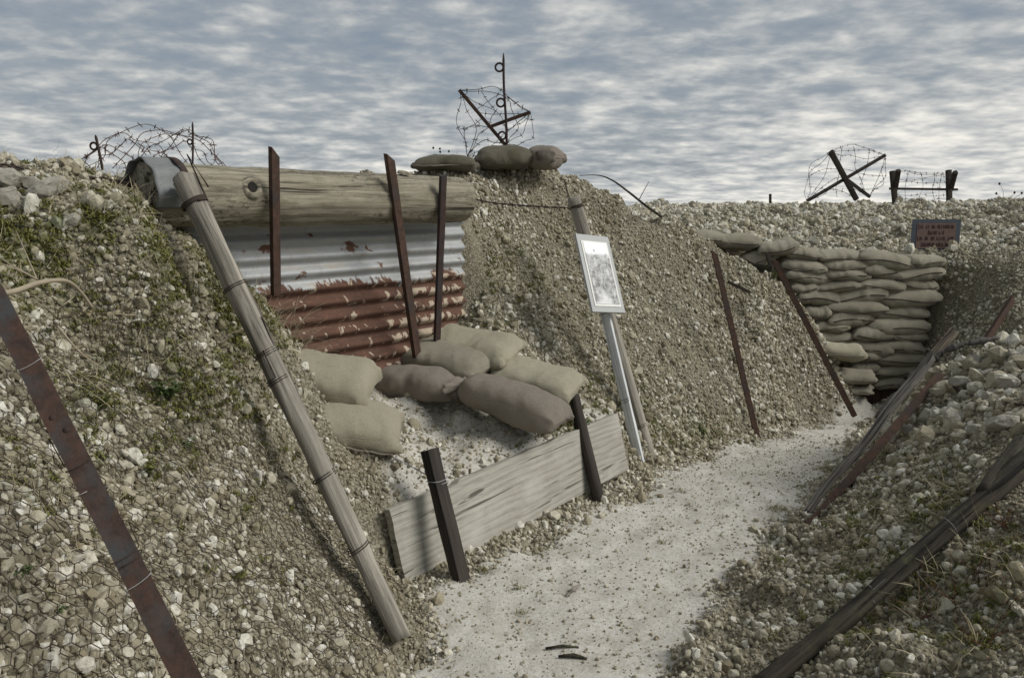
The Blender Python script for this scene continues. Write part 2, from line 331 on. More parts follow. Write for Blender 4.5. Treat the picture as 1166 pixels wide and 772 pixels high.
def mat_leaf(name, a, b):
    t = NT(name); oi = t.attr('tint', 'INSTANCER'); p = t.pos(); t.col(t.mix(t.noise(p, 30, 3), a, b)); t.rough(.7); return t.m

M = dict(ground=mat_ground(), stone=mat_stone(), rock=mat_rock(), rust=mat_rust(), rustdark=mat_rust('dark_iron', (.03, .022, .02), (.06, .035, .028), (.045, .045, .048)),
    stake=mat_rust('painted_rusty_iron', (.032, .022, .018), (.075, .043, .032), (.05, .056, .058)),
    wood=mat_wood('weathered_pole', (.09, .08, .064), (.37, .34, .285)), log=mat_wood('weathered_log', (.085, .074, .052), (.37, .335, .255), .3, .7, .9),
    plank=mat_wood('grey_plank', (.17, .155, .125), (.345, .325, .275), 0, .6, .45), dark=mat_wood('tarred_post', (.018, .015, .012), (.06, .05, .042)),
    bark=mat_wood('mossy_bark', (.010, .009, .007), (.065, .055, .042), .4, .8, .95), grey=mat_wood('bleached_wood', (.03, .026, .022), (.15, .137, .122), 0, .8, .85),
    white=mat_wood('whitewashed_stake', (.45, .46, .46), (.70, .72, .72), 0, 1, .3), corr=mat_corr(), zinc=mat_zinc(),
    bag=mat_burlap('khaki_burlap', (.52, .475, .36), (.70, .65, .515), (.36, .325, .23)), bag2=mat_burlap('grey_brown_burlap', (.42, .36, .295), (.58, .51, .435), (.28, .235, .185)),
    bag3=mat_burlap('pale_burlap', (.68, .62, .45), (.84, .785, .61), (.55, .50, .36)), bagmoss=mat_burlap('mossy_burlap', (.20, .18, .135), (.34, .305, .235), (.075, .08, .022)),
    wire=mat_flat('old_wire', (.05, .038, .03), .8), newwire=mat_flat('bright_wire', (.34, .34, .34), .4), paper=mat_print(), border=mat_flat('paper_border', (.74, .73, .68), .6, .05),
    board=mat_flat('grey_sign_board', (.40, .41, .40), .6, .12), plate=mat_flat('painted_plate', (.075, .085, .10), .6, .3, 30), panel=mat_flat('faded_panel', (.15, .10, .085), .7, .4, 40), ink=mat_flat('dark_lettering', (.045, .025, .025), .7),
    twig=mat_flat('dry_twig', (.30, .255, .185), .9), stem=mat_flat('red_stem', (.12, .045, .025), .9), moss=mat_leaf('moss_green', (.075, .08, .02), (.19, .185, .055)), straw=mat_leaf('dry_straw', (.20, .17, .10), (.40, .35, .24)),
    leaf=mat_leaf('weed_green', (.045, .075, .025), (.10, .14, .045)))

# ------------------------------------------------------------------ object helpers
def tag(o, label=None, cat=None, group=None, kind=None):
    for k, v in (('label', label), ('category', cat), ('group', group), ('kind', kind)):
        if v: o[k] = v
    return o
def obj(name, verts, faces, m, parent=None, smooth=True, loc=None):
    me = bpy.data.meshes.new(name); me.from_pydata([tuple(v) for v in verts], [], faces); me.materials.append(m)
    if smooth: me.polygons.foreach_set('use_smooth', [True] * len(me.polygons))
    me.update(); o = bpy.data.objects.new(name, me); COL.objects.link(o)
    if parent is not None: o.parent = parent
    if loc is not None: o.location = loc
    return o
def empty(name, loc=(0, 0, 0)):
    o = bpy.data.objects.new(name, None); COL.objects.link(o); o.location = loc; o.empty_display_size = .1; return o
class MB_:
    def __init__(s): s.v, s.f = [], []
    def add(s, v, f):
        k = len(s.v); s.v += [tuple(x) for x in v]; s.f += [tuple(i + k for i in q) for q in f]
    def tube(s, pts, r, n=6, cap=True):
        pts = [Vector(p) for p in pts]; L = len(pts)
        if L < 2: return
        k = len(s.v); up = None
        for i, p in enumerate(pts):
            t = (pts[min(i + 1, L - 1)] - pts[max(i - 1, 0)])
            if t.length < 1e-9: t = Vector((0, 0, 1))
            t.normalize()
            if up is None: up = t.orthogonal().normalized()
            up = (up - t * up.dot(t)); up = up.normalized() if up.length > 1e-6 else t.orthogonal().normalized()
            b = t.cross(up); rr = r[i] if isinstance(r, (list, tuple, np.ndarray)) else r
            for a in range(n):
                an = 2 * math.pi * a / n; s.v.append(tuple(p + (up * math.cos(an) + b * math.sin(an)) * rr))
        for i in range(L - 1):
            for a in range(n): s.f.append((k + i * n + a, k + i * n + (a + 1) % n, k + (i + 1) * n + (a + 1) % n, k + (i + 1) * n + a))
        if cap: s.f.append(tuple(k + a for a in range(n))[::-1]); s.f.append(tuple(k + (L - 1) * n + a for a in range(n)))
    def box(s, lo, hi):
        x0, y0, z0 = lo; x1, y1, z1 = hi
        s.add([(x0,y0,z0),(x1,y0,z0),(x1,y1,z0),(x0,y1,z0),(x0,y0,z1),(x1,y0,z1),(x1,y1,z1),(x0,y1,z1)], [(0,3,2,1),(4,5,6,7),(0,1,5,4),(1,2,6,5),(2,3,7,6),(3,0,4,7)])
    def build(s, name, m, parent=None, smooth=True, loc=None): return obj(name, s.v, s.f, m, parent, smooth, loc)
def bez(pts, n=12):                                     # Catmull-Rom through points
    P = [Vector(p) for p in pts]; P = [P[0] * 2 - P[1]] + P + [P[-1] * 2 - P[-2]]; out = []
    for i in range(1, len(P) - 2):
        for k in range(n):
            t = k / n; a, b, c, d = P[i - 1], P[i], P[i + 1], P[i + 2]
            out.append(.5 * ((2 * b) + (c - a) * t + (2 * a - 5 * b + 4 * c - d) * t * t + (3 * b - a - 3 * c + d) * t ** 3))
    out.append(P[-2]); return out
def orient(o, p0, p1, face=Vector((0, -1, 0))):        # local z runs p0 -> p1, local -y turns to `face`
    z = (p1 - p0).normalized(); y = -(face - z * face.dot(z)); y = y.normalized() if y.length > 1e-5 else z.orthogonal().normalized(); x = y.cross(z)
    o.matrix_world = Matrix.Translation(p0) @ Matrix((x, y, z)).transposed().to_4x4()
SEED = [0]
def pole_mesh(L, r0, r1, seg=22, rough=.08, crack=.07, bend=0.0, ringlen=.035, knots=()):
    SEED[0] += 1; sd = SEED[0] * 5.17; m = max(6, int(L / ringlen)); v, f = [], []
    for i in range(m + 1):
        t = i / m; z = t * L; r = r0 + (r1 - r0) * t; bx = bend * math.sin(t * math.pi); bx2 = bend * .4 * math.sin(t * 7 + sd)
        for a in range(seg):
            an = 2 * math.pi * a / seg; ca, sa = math.cos(an), math.sin(an)
            k = 1 + rough * noise.noise(Vector((ca * 1.2, sa * 1.2, z * 3 + sd))) + rough * .5 * noise.noise(Vector((ca * 4, sa * 4, z * 9 + sd)))
            c = noise.noise(Vector((ca * 5 + sd, sa * 5, z * 1.1))); k -= crack * max(0, c - .25) * 2
            zz = z
            if i in (0, m): zz += .25 * r * noise.noise(Vector((ca * 2, sa * 2, sd)))
            v.append((bx + r * k * ca, bx2 + r * k * sa, zz))
    for i in range(m):
        for a in range(seg): f.append((i * seg + a, i * seg + (a + 1) % seg, (i + 1) * seg + (a + 1) % seg, (i + 1) * seg + a))
    c0 = len(v); v.append((0, 0, -.01 * r0)); v.append((0, 0, L + .1 * r1))
    for a in range(seg): f.append((c0, (a + 1) % seg, a)); f.append((c0 + 1, m * seg + a, m * seg + (a + 1) % seg))
    return v, f
def pole(name, p0, p1, r0, r1, m, **k):
    v, f = pole_mesh((p1 - p0).length, r0, r1, **k); o = obj(name, v, f, m); orient(o, p0, p1); return o
def sq_post(name, p0, p1, w, dpt, m, face=Vector((0, -1, 0)), parent=None, point=0.0, jag=0.0):
    L = (p1 - p0).length; n = max(8, int(L / .04)); SEED[0] += 1; sd = SEED[0] * 3.3; v, f = [], []
    prof = [(-1, -1), (-.33, -1), (.33, -1), (1, -1), (1, -.33), (1, .33), (1, 1), (.33, 1), (-.33, 1), (-1, 1), (-1, .33), (-1, -.33)]
    for i in range(n + 1):
        z = L * i / n; s = 1
        if point and z > L - point: s = max(.06, (L - z) / point)
        for px, py in prof:
            q = .93 if abs(px) == 1 and abs(py) == 1 else 1
            e = .07 * noise.noise(Vector((px * 2 + sd, py * 2, z * 5)))
            zz = z + (jag * noise.noise(Vector((px * 3, py * 3, sd))) if i == n else 0)
            v.append((px * w / 2 * s * q * (1 + e), py * dpt / 2 * s * q * (1 + e), zz))
    k = len(prof)
    for i in range(n):
        for a in range(k): f.append((i * k + a, i * k + (a + 1) % k, (i + 1) * k + (a + 1) % k, (i + 1) * k + a))
    f.append(tuple(range(k))[::-1]); f.append(tuple(n * k + a for a in range(k)))
    o = obj(name, v, f, m, parent, False); 
    if parent is None: orient(o, p0, p1, face)
    return o
def angle_bar(name, p0, p1, w, m, face=Vector((0, -1, 0)), point=.06, t=.006, holes=True, flange=None):   # L-section picket with a cut, pointed top
    L = (p1 - p0).length; n = max(10, int(L / .05)); SEED[0] += 1; sd = SEED[0] * 2.9; v, f = [], []
    fl = flange or w * .8
    prof = [(-w / 2, 0), (w / 2, 0), (w / 2, t), (-w / 2 + t, t), (-w / 2 + t, fl), (-w / 2, fl)]
    for i in range(n + 1):
        z = L * i / n
        for a, (x, y) in enumerate(prof):
            zz = z
            if i == n: zz = L - (point * (.5 + x / w))            # slanted top
            e = noise.noise(Vector((z * 6, a * .1, sd))) * .0025
            v.append((x + e, y + e, zz))
    k = 6
    for i in range(n):
        for a in range(k): f.append((i * k + a, i * k + (a + 1) % k, (i + 1) * k + (a + 1) % k, (i + 1) * k + a))
    f.append(tuple(range(k))[::-1]); f.append(tuple(n * k + a for a in range(k)))
    o = obj(name, v, f, m, None, False); orient(o, p0, p1, face); return o
def tie(parent, z, r, m, turns=2.3, wr=.0022, sq=None, tail=True):       # wire wound round a post, in the post's own space
    b = MB_(); pts = []; n = int(turns * 18)
    for i in range(n + 1):
        a = 2 * math.pi * i / 18 + z * 9; rr = r + .003
        if sq: x, y = max(-1, min(1, 1.4 * math.cos(a))) * (sq[0] + .003), max(-1, min(1, 1.4 * math.sin(a))) * (sq[1] + .003) + sq[2]
        else: x, y = rr * math.cos(a), rr * math.sin(a)
        pts.append((x, y, z + .022 * i / n + .012 * math.sin(a)))
    if tail:
        e = Vector(pts[-1]); pts += [e * 1.1 + Vector((0, 0, .01)), Vector((e.x * 1.5, e.y * 1.5, e.z + .03))]
    b.tube(pts, wr, 5); return b.build('wire_tie', m, parent)
def barbed(b, pts, r=.0022, pitch=.11, barb=.022, strands=2, n=5, jit=1.0):
    pts = [Vector(p) for p in pts]; L = 0; D_ = [0]
    for i in range(1, len(pts)): L += (pts[i] - pts[i - 1]).length; D_.append(L)
    K = max(4, int(L / .02)); fine = []; j = 0
    for i in range(K + 1):
        d = L * i / K
        while j < len(pts) - 2 and D_[j + 1] < d: j += 1
        s = (d - D_[j]) / max(1e-9, D_[j + 1] - D_[j]); fine.append(pts[j].lerp(pts[j + 1], s))
    for s in range(strands):
        q = []
        for i, p in enumerate(fine):
            t = (fine[min(i + 1, K)] - fine[max(i - 1, 0)]).normalized(); o = t.orthogonal().normalized(); u = t.cross(o); a = i * 1.1 + s * math.pi
            q.append(p + (o * math.cos(a) + u * math.sin(a)) * r * (.9 if strands > 1 else 0))
        b.tube(q, r * .8, n)
    d = pitch * .5
    while d < L:
        i = min(K - 1, int(d / L * K)); p = fine[i]; t = (fine[i + 1] - p).normalized()
        for _ in range(2):
            w = Vector((random.uniform(-1, 1), random.uniform(-1, 1), random.uniform(-1, 1))); w = (w - t * w.dot(t) * .7).normalized() * barb * random.uniform(.7, 1.1)
            b.tube([p - w, p, p + w], [r * .4, r * .9, r * .4], 4)
        d += pitch * random.uniform(.8, 1.25)
def hull_rock(npts, seed, sub=0, flat=.75, rough=.0):
    rr = random.Random(seed); bm = bmesh.new()
    for _ in range(npts):
        d = Vector((rr.gauss(0, 1), rr.gauss(0, 1), rr.gauss(0, 1))).normalized(); bm.verts.new(Vector((d.x, d.y * rr.uniform(.8, .95), d.z * flat)) * rr.uniform(.82, 1.0) * .5)
    h = bmesh.ops.convex_hull(bm, input=bm.verts)
    bmesh.ops.delete(bm, geom=[g for g in set(h['geom_interior'] + h['geom_unused']) if isinstance(g, bmesh.types.BMVert)], context='VERTS')
    if sub:
        bmesh.ops.bevel(bm, geom=list(bm.edges), offset=.02, segments=1, affect='EDGES')
        bmesh.ops.triangulate(bm, faces=bm.faces[:]); bmesh.ops.subdivide_edges(bm, edges=bm.edges[:], cuts=sub, use_grid_fill=True)
        bm.normal_update()
        for v in bm.verts: v.co += v.normal * rough * noise.fractal(v.co * 6 + Vector((seed, 0, 0)), 1, 2, 3)
    me = bpy.data.meshes.new('rock'); bm.to_mesh(me); bm.free(); return me

# ------------------------------------------------------------------ setting meshes: ground + path share one grid
def mossmask(X, Y, Z):
    px, py, d = project(X, Y, Z); m = np.zeros(X.shape)
    for cx, cy, rx, ry, s in [(60,275,120,55,1.2),(150,300,90,45,1.1),(30,330,60,40,.8),(90,345,60,40,.8),(120,470,70,70,.8),(190,440,70,60,.8),(265,345,50,60,.9),(215,520,50,60,.4),(30,560,40,90,.4),
                              (590,300,50,40,.35),(555,330,40,60,.35),(700,440,60,50,.25),(640,490,40,30,.6),(800,490,60,18,.7),(690,350,60,40,.25),(860,300,40,20,.4),(1100,330,60,60,.35),(900,250,80,10,.4),(1090,660,130,110,.42),(300,300,30,60,.6),(250,600,90,110,.22)]:
        m = np.maximum(m, s * np.exp(-(((px - cx) / rx) ** 2 + ((py - cy) / ry) ** 2) * .8))
    return np.where(d > 0, np.minimum(m, 1), 0)
MOSS = mossmask(GX, GY, GZ) * np.clip(.75 + n2 * 1.6, 0, 1.3); MOSS = np.clip(MOSS, 0, 1)
benchw = np.where(benchm, .8 * (1 - sstep(GZ, .5, .72)), 0); PMV = np.maximum(PM, blur(benchw, 2, 2))
ny, nx = GX.shape; idx = np.arange(nx * ny).reshape(ny, nx)
quads = np.stack([idx[:-1, :-1], idx[:-1, 1:], idx[1:, 1:], idx[1:, :-1]], -1).reshape(-1, 4)
qpm = np.mean([PM[:-1, :-1], PM[:-1, 1:], PM[1:, 1:], PM[1:, :-1]], 0).reshape(-1)
co = np.stack([GX, GY, GZ], -1).reshape(-1, 3)
def grid_obj(name, sel):
    q = quads[sel]; used, inv = np.unique(q, return_inverse=True); q = inv.reshape(-1, 4)
    me = bpy.data.meshes.new(name); me.vertices.add(len(used)); me.vertices.foreach_set('co', co[used].astype(np.float32).ravel())
    me.loops.add(q.size); me.loops.foreach_set('vertex_index', q.ravel().astype(np.int32)); me.polygons.add(len(q))
    me.polygons.foreach_set('loop_start', np.arange(0, q.size, 4, dtype=np.int32)); me.polygons.foreach_set('loop_total', np.full(len(q), 4, np.int32))
    me.polygons.foreach_set('use_smooth', np.ones(len(q), bool)); me.update(); me.validate()
    for an, A in (('path', PMV), ('moss', MOSS)):
        a = me.attributes.new(an, 'FLOAT', 'POINT'); a.data.foreach_set('value', A.reshape(-1)[used].astype(np.float32))
    me.materials.append(M['ground']); o = bpy.data.objects.new(name, me); COL.objects.link(o); o['kind'] = 'structure'; return o
ground = grid_obj('ground', qpm < .5); path = grid_obj('path', qpm >= .5)
tag(ground, 'chalk rubble ground with steep banks and mound beside the trench', 'ground'); tag(path, 'pale trodden chalk path along the trench floor', 'path')

# ------------------------------------------------------------------ loose stones (nobody could count them)
src = bpy.data.collections.new('stone_sources')
for k in range(7):
    me = hull_rock(24 + 4 * (k % 4), 100 + k, 0, (.6, .75, .9, .7, .55, .8, .65)[k]); me.materials.append(M['stone'])
    o = bpy.data.objects.new('stone', me); src.objects.link(o)
def scatter(name, P, rot, scl, attrs, coll):
    me = bpy.data.meshes.new(name); me.vertices.add(len(P)); me.vertices.foreach_set('co', P.astype(np.float32).ravel())
    for an, A in (('rot', rot), ('scl', scl)):
        a = me.attributes.new(an, 'FLOAT_VECTOR', 'POINT'); a.data.foreach_set('vector', A.astype(np.float32).ravel())
    for an, A in attrs.items():
        a = me.attributes.new(an, 'FLOAT', 'POINT'); a.data.foreach_set('value', A.astype(np.float32))
    me.update(); o = bpy.data.objects.new(name, me); COL.objects.link(o); o['kind'] = 'stuff'
    g = bpy.data.node_groups.new('scatter', 'GeometryNodeTree'); g.interface.new_socket('Geometry', in_out='INPUT', socket_type='NodeSocketGeometry'); g.interface.new_socket('Geometry', in_out='OUTPUT', socket_type='NodeSocketGeometry')
    N_, L_ = g.nodes, g.links; gi, go = N_.new('NodeGroupInput'), N_.new('NodeGroupOutput'); ip = N_.new('GeometryNodeInstanceOnPoints'); ci = N_.new('GeometryNodeCollectionInfo')
    ci.inputs[0].default_value = coll; ci.inputs['Separate Children'].default_value = True; ci.inputs['Reset Children'].default_value = True
    def na(nm, ty):
        x = N_.new('GeometryNodeInputNamedAttribute'); x.data_type = ty; x.inputs[0].default_value = nm; return x.outputs[0]
    e = N_.new('FunctionNodeEulerToRotation'); L_.new(na('rot', 'FLOAT_VECTOR'), e.inputs[0])
    L_.new(gi.outputs[0], ip.inputs['Points']); L_.new(ci.outputs[0], ip.inputs['Instance']); ip.inputs['Pick Instance'].default_value = True
    L_.new(e.outputs[0], ip.inputs['Rotation']); L_.new(na('scl', 'FLOAT_VECTOR'), ip.inputs['Scale']); L_.new(ip.outputs[0], go.inputs[0])
    md = o.modifiers.new('scatter', 'NODES'); md.node_group = g; return o
cell_dx, cell_dy = np.diff(gx), np.diff(gy)
cA = cell_dx[None, :] * cell_dy[:, None] * np.sqrt(1 + np.minimum(slope[:-1, :-1], 2.5) ** 2)
NORM = np.stack([-dx, -dy, np.ones_like(dx)], -1); NORM /= np.linalg.norm(NORM, axis=-1, keepdims=True)
cxm, cym, czm = (GX[:-1, :-1] + GX[1:, 1:]) / 2, (GY[:-1, :-1] + GY[1:, 1:]) / 2, (GZ[:-1, :-1] + GZ[1:, 1:]) / 2
cpx, cpy, cd = project(cxm, cym, czm)
VIS = (cd > .3) & (cpx > -330) & (cpx < 1500) & (cpy > 100) & (cpy < 1080)
OKS = ((slope[:-1, :-1] < 4) & (slope[1:, 1:] < 4)) & ((w[:-1, :-1] > .4) | (slope[:-1, :-1] < 2))
pmc, wc = PM[:-1, :-1], w[:-1, :-1]; bw = benchw[:-1, :-1]
leftbank = (cxm < -.3) & (cym < 4.3); plateau = sstep(cym, 8.5, 8.8); rightbank = (cxm > .6) & (cpx > 760) & (cd < 6.3) & (cpy > 370)
nearR = np.clip(1 - cd / 9, 0, 1)
def sample(dens):
    lam = dens * cA * VIS * OKS; k = rng.poisson(lam); jj, ii = np.nonzero(k); rep = k[jj, ii]; jj, ii = np.repeat(jj, rep), np.repeat(ii, rep)
    return gx[ii] + rng.random(len(ii)) * cell_dx[ii], gy[jj] + rng.random(len(jj)) * cell_dy[jj]
def stones(name, dens, med, sig, label, tint=(0, 1), sink=.15, big=None, cap=1e9):
    x, y = sample(dens); z = bil(GZ, x, y); n = np.stack([bil(NORM[..., i], x, y) for i in range(3)], -1)
    s = np.clip(med * np.exp(rng.normal(0, sig, len(x))), .004, cap); k = len(x)
    P = np.stack([x, y, z], -1) + n * (s * sink)[:, None]
    scl = s[:, None] * rng.uniform(.75, 1.3, (k, 3)); rot = rng.uniform(0, 6.28, (k, 3)); ti = rng.uniform(*tint, k)
    ti = np.where(s > med * 1.3, np.minimum(1, ti + .12), ti)
    o = scatter(name, P, rot, scl, {'tint': ti, 'moss': bil(MOSS, x, y)}, src); tag(o, label, 'gravel'); return k
mound_s = None
mound_d = np.clip(bil(vnoise(GX[::8, ::8], GY[::8, ::8], 1.7, 8, 2).repeat(8, 0).repeat(8, 1)[:ny, :nx], cxm, cym) * 1.8 + 1.0, .45, 1.8)
bank = (1 - pmc) * (1 - .85 * bw) * (cym < 9.0)
cnt = []
cnt.append(stones('gravel', bank * 1500 * mound_d * (cd < 9.5), .0225, .42, 'loose chalk gravel covering the banks and the mound', cap=.07))
cnt.append(stones('gravel', bank * 3800 * (cd < 9.3) * np.clip(1.25 - cd / 9, .3, 1), .0125, .35, 'small chalk chips filling between the gravel on the banks', (0, .72)))
cnt.append(stones('gravel', bank * (cym > 4) * (cxm < 3.6) * np.clip(mound_d - .6, 0, 1.2) * 160 * (cd < 9), .048, .3, 'larger chalk lumps bedded in the mound', cap=.10))
cnt.append(stones('gravel', leftbank * bank * 850 * (cd < 2.9), .029, .32, 'coarse chalk stones at the foot of the left bank', (.1, .95), cap=.07))
cnt.append(stones('gravel', (pmc * 900 + bw * 900) * (cd < 7), .0085, .45, 'fine grit and crumbs trodden into the pale path', (.0, .75), cap=.028))
cnt.append(stones('gravel', sstep(pmc, .02, .3) * (1 - sstep(pmc, .55, .95)) * 3000 * (cd < 6.5), .013, .4, 'chalk grit gathered along the edges of the path', (.1, .9), cap=.04))
cnt.append(stones('rubble', plateau * 230 * (cd < 22), .052, .45, 'pale chalk rubble on the plateau behind the sandbag wall', (.3, 1), cap=.16))
cnt.append(stones('rubble', plateau * 800 * (cd < 17), .028, .35, 'smaller chalk pieces on the plateau', (.2, 1)))
cnt.append(stones('rubble', rightbank * (1 - pmc) * (cpy < 500 + 0 * cpx) * (cpx > 1010) * 230, .066, .38, 'coarse chalk rubble on the top of the right bank', (.2, .95), cap=.15))
cnt.append(stones('rubble', (cpx < 160) * (cpy < 262) * (cym < 5) * 110, .045, .5, 'coarse chalk lumps along the top of the left bank', (.3, .95), cap=.14))
print('stones', cnt)

# moss and low growth (stuff)
def tuft_mesh(nb, h, spread, wdt, seed, m, curl=.6):
    r = random.Random(seed); b = MB_()
    for _ in range(nb):
        a = r.uniform(0, 6.28); l = h * r.uniform(.5, 1.1); o = Vector((r.gauss(0, spread * .4), r.gauss(0, spread * .4), 0)); dr = Vector((math.cos(a), math.sin(a), 0)); sd = Vector((-dr.y, dr.x, 0)) * wdt * r.uniform(.6, 1.2)
        lean = r.uniform(.2, 1.0) * curl; p = []
        for t in (0, .35, .7, 1): p.append(o + dr * (l * lean * t * t) * 1.3 + Vector((0, 0, l * (t - .35 * lean * t * t))))
        ws = (.7, 1, .7, .05); k = len(b.v)
        for q, ww in zip(p, ws): b.v += [tuple(q - sd * ww), tuple(q + sd * ww)]
        for i in range(3): b.f.append((k + 2 * i, k + 2 * i + 1, k + 2 * i + 3, k + 2 * i + 2))
    me = bpy.data.meshes.new('tuft'); me.from_pydata(b.v, [], b.f); me.materials.append(m); return me
msrc = bpy.data.collections.new('moss_sources')
for k in range(3): msrc.objects.link(bpy.data.objects.new('moss_tuft', tuft_mesh(26, .018, .028, .0028, 40 + k, M['moss'], 1.0)))
ssrc = bpy.data.collections.new('straw_sources')
for k in range(4): ssrc.objects.link(bpy.data.objects.new('straw_tuft', tuft_mesh(7, .07, .05, .0011, 60 + k, M['straw'], 1.5)))
x, y = sample((MOSS[:-1, :-1] ** 1.5) * 2600 * (cd < 6) * (1 - pmc)); z = bil(GZ, x, y); k = len(x)
nn = np.stack([bil(NORM[..., i], x, y) for i in range(3)], -1)
o = scatter('moss', np.stack([x, y, z], -1) + nn * .006, np.stack([rng.normal(0, .3, k), rng.normal(0, .3, k), rng.uniform(0, 6.28, k)], -1), rng.uniform(.5, 1.3, (k, 1)) * np.ones((k, 3)), {'tint': rng.random(k)}, msrc); tag(o, 'dark green moss in patches on the banks', 'moss')
sd_ = np.clip(MOSS[:-1, :-1] * 1.2 + .12 * leftbank + .10 * (cpx > 950) * (cpy > 560), 0, 1)
x, y = sample(sd_ * 210 * (cd < 6) * (1 - pmc)); z = bil(GZ, x, y); k = len(x); nn = np.stack([bil(NORM[..., i], x, y) for i in range(3)], -1)
o = scatter('dry_grass', np.stack([x, y, z], -1) + nn * .004, np.stack([-nn[:, 1] * .7 + rng.normal(0, .5, k), nn[:, 0] * .7 + rng.normal(0, .5, k), rng.uniform(0, 6.28, k)], -1), rng.uniform(.6, 1.7, (k, 1)) * np.ones((k, 3)), {'tint': rng.random(k)}, ssrc); tag(o, 'sparse dry grass stalks among the stones', 'grass')

# ------------------------------------------------------------------ the dugout front: log, sheet, pickets
def SL(px, off, z=0.0):                                   # point on the sheet's line (offset towards the trench) under pixel column px
    p = SHEET(px, 232, -off); return Vector((p.x, p.y, z))
sx0, sx1 = SL(205, 0), SL(527, 0); sheetL = (sx1 - sx0).length; ZB = .50
H_ = 1.62 - ZB; pitch, ampc = .09, .016; nxs, nzs = 60, int(H_ / .0065); v, f = [], []
for j in range(nzs + 1):
    z = H_ * j / nzs
    for i in range(nxs + 1):
        x = sheetL * i / nxs; e = 0
        if i == nxs: x += .012 * noise.noise(Vector((z * 4, 3, 1)))
        v.append((x, ampc * -math.cos(2 * math.pi * (z - .012) / pitch) + .012 * noise.noise(Vector((x * 1.5, z * 1.5, 7))), z))
for j in range(nzs):
    for i in range(nxs): a = j * (nxs + 1) + i; f.append((a, a + 1, a + nxs + 2, a + nxs + 1))
sheet = obj('corrugated_sheet', v, f, M['corr']); sd_m = sheet.modifiers.new('thickness', 'SOLIDIFY'); sd_m.thickness = .003
sheet.matrix_world = Matrix.Translation(Vector((sx0.x, sx0.y, ZB))) @ Matrix((D, N, Vector((0, 0, 1)))).transposed().to_4x4()
tag(sheet, 'corrugated iron sheet, grey zinc above and rust brown below, walling the dugout under the log', 'iron sheet')

l0, l1 = SL(165, .13, 1.735), SL(524, .13, 1.725)
log = pole('horizontal_log', l0, l1, (.149), .140, M['log'], seg=56, rough=.07, crack=.10, ringlen=.03)
tag(log, 'thick weathered horizontal log with knot holes above the corrugated sheet', 'log')
iv = log.matrix_world.inverted()
def on_log(px, py):                                        # point on the log's front surface, in its own space, and the outward normal
    o = iv @ Vector((0, 0, CAMZ)); d = (iv.to_3x3() @ ray(px, py)); a = d.x ** 2 + d.y ** 2; b = o.x * d.x + o.y * d.y; c = o.x ** 2 + o.y ** 2 - .145 ** 2
    q = b * b - a * c; q = o + d * ((-b - math.sqrt(max(0, q))) / a); return q, Vector((q.x, q.y, 0)).normalized()
for px, py, r in [(286, 214, .030), (459, 199, .020)]:
    q, n_ = on_log(px, py); q = q + n_ * .008; tt = Vector((0, 0, 1)); u = tt.cross(n_); b = MB_(); ring = [(1.9, -.004), (1.6, .010), (1.15, .013), (.95, .004), (.75, -.001)]; k = 18
    for s, h in ring:
        for a in range(k):
            an = 2 * math.pi * a / k; e = 1 + .12 * noise.noise(Vector((math.cos(an), math.sin(an), px)));
            b.v.append(tuple(q + n_ * h + (u * math.cos(an) + tt * math.sin(an)) * r * s * e))
    for i in range(len(ring) - 1):
        for a in range(k): b.f.append((i * k + a, i * k + (a + 1) % k, (i + 1) * k + (a + 1) % k, (i + 1) * k + a))
    kn = b.build('knot', M['log'], log)
    hb = MB_(); hb.add([tuple(q + n_ * .007 + (u * math.cos(2 * math.pi * a / k) + tt * math.sin(2 * math.pi * a / k)) * r * .84) for a in range(k)] + [tuple(q + n_ * .004)], [(a, (a + 1) % k, k) for a in range(k)]); hb.build('knot_hole', mat_flat('knot_dark', (.012, .01, .008)), kn)

# curved offcut of corrugated iron over the log's left end
c0, c1 = SL(160, .13, 1.735), SL(198, .13, 1.735); L = (c1 - c0).length; v, f = [], []; na, nl = 60, 10
for i in range(nl + 1):
    for a in range(na + 1):
        an = R(-75 + 215 * a / na); r = .166 + .006 * math.cos(an * 9)
        v.append((r * math.cos(an + R(150)) , r * math.sin(an + R(150)), L * i / nl))
for i in range(nl):
    for a in range(na): k = i * (na + 1) + a; f.append((k, k + 1, k + na + 2, k + na + 1))
cap = obj('curved_iron_offcut', v, f, M['zinc']); orient(cap, c0, c1); m_ = cap.modifiers.new('thickness', 'SOLIDIFY'); m_.thickness = .004
b = MB_(); pts = [((.180 + .006 * math.cos(R(-75 + 215 * a / na) * 9)) * math.cos(R(75 + 215 * a / na)) for a in range(1)) for _ in range(1)]
band = MB_()
for s in (0, 1):
    for a in range(na + 1):
        an = R(-75 + 215 * a / na); r = .175; band.v.append((r * math.cos(an + R(150)), r * math.sin(an + R(150)), L - .030 + .034 * s))
for a in range(na): band.f.append((a, a + 1, na + 2 + a, na + 1 + a))
bo = band.build('shade_strip', M['rustdark'], cap); m_ = bo.modifiers.new('thickness', 'SOLIDIFY'); m_.thickness = .006; m_.offset = -1  # dark strip added to stand for the shaded inside of the curved iron
tag(cap, 'curved grey corrugated iron offcut with painted shade strip wrapped over the left end of the log', 'iron sheet')

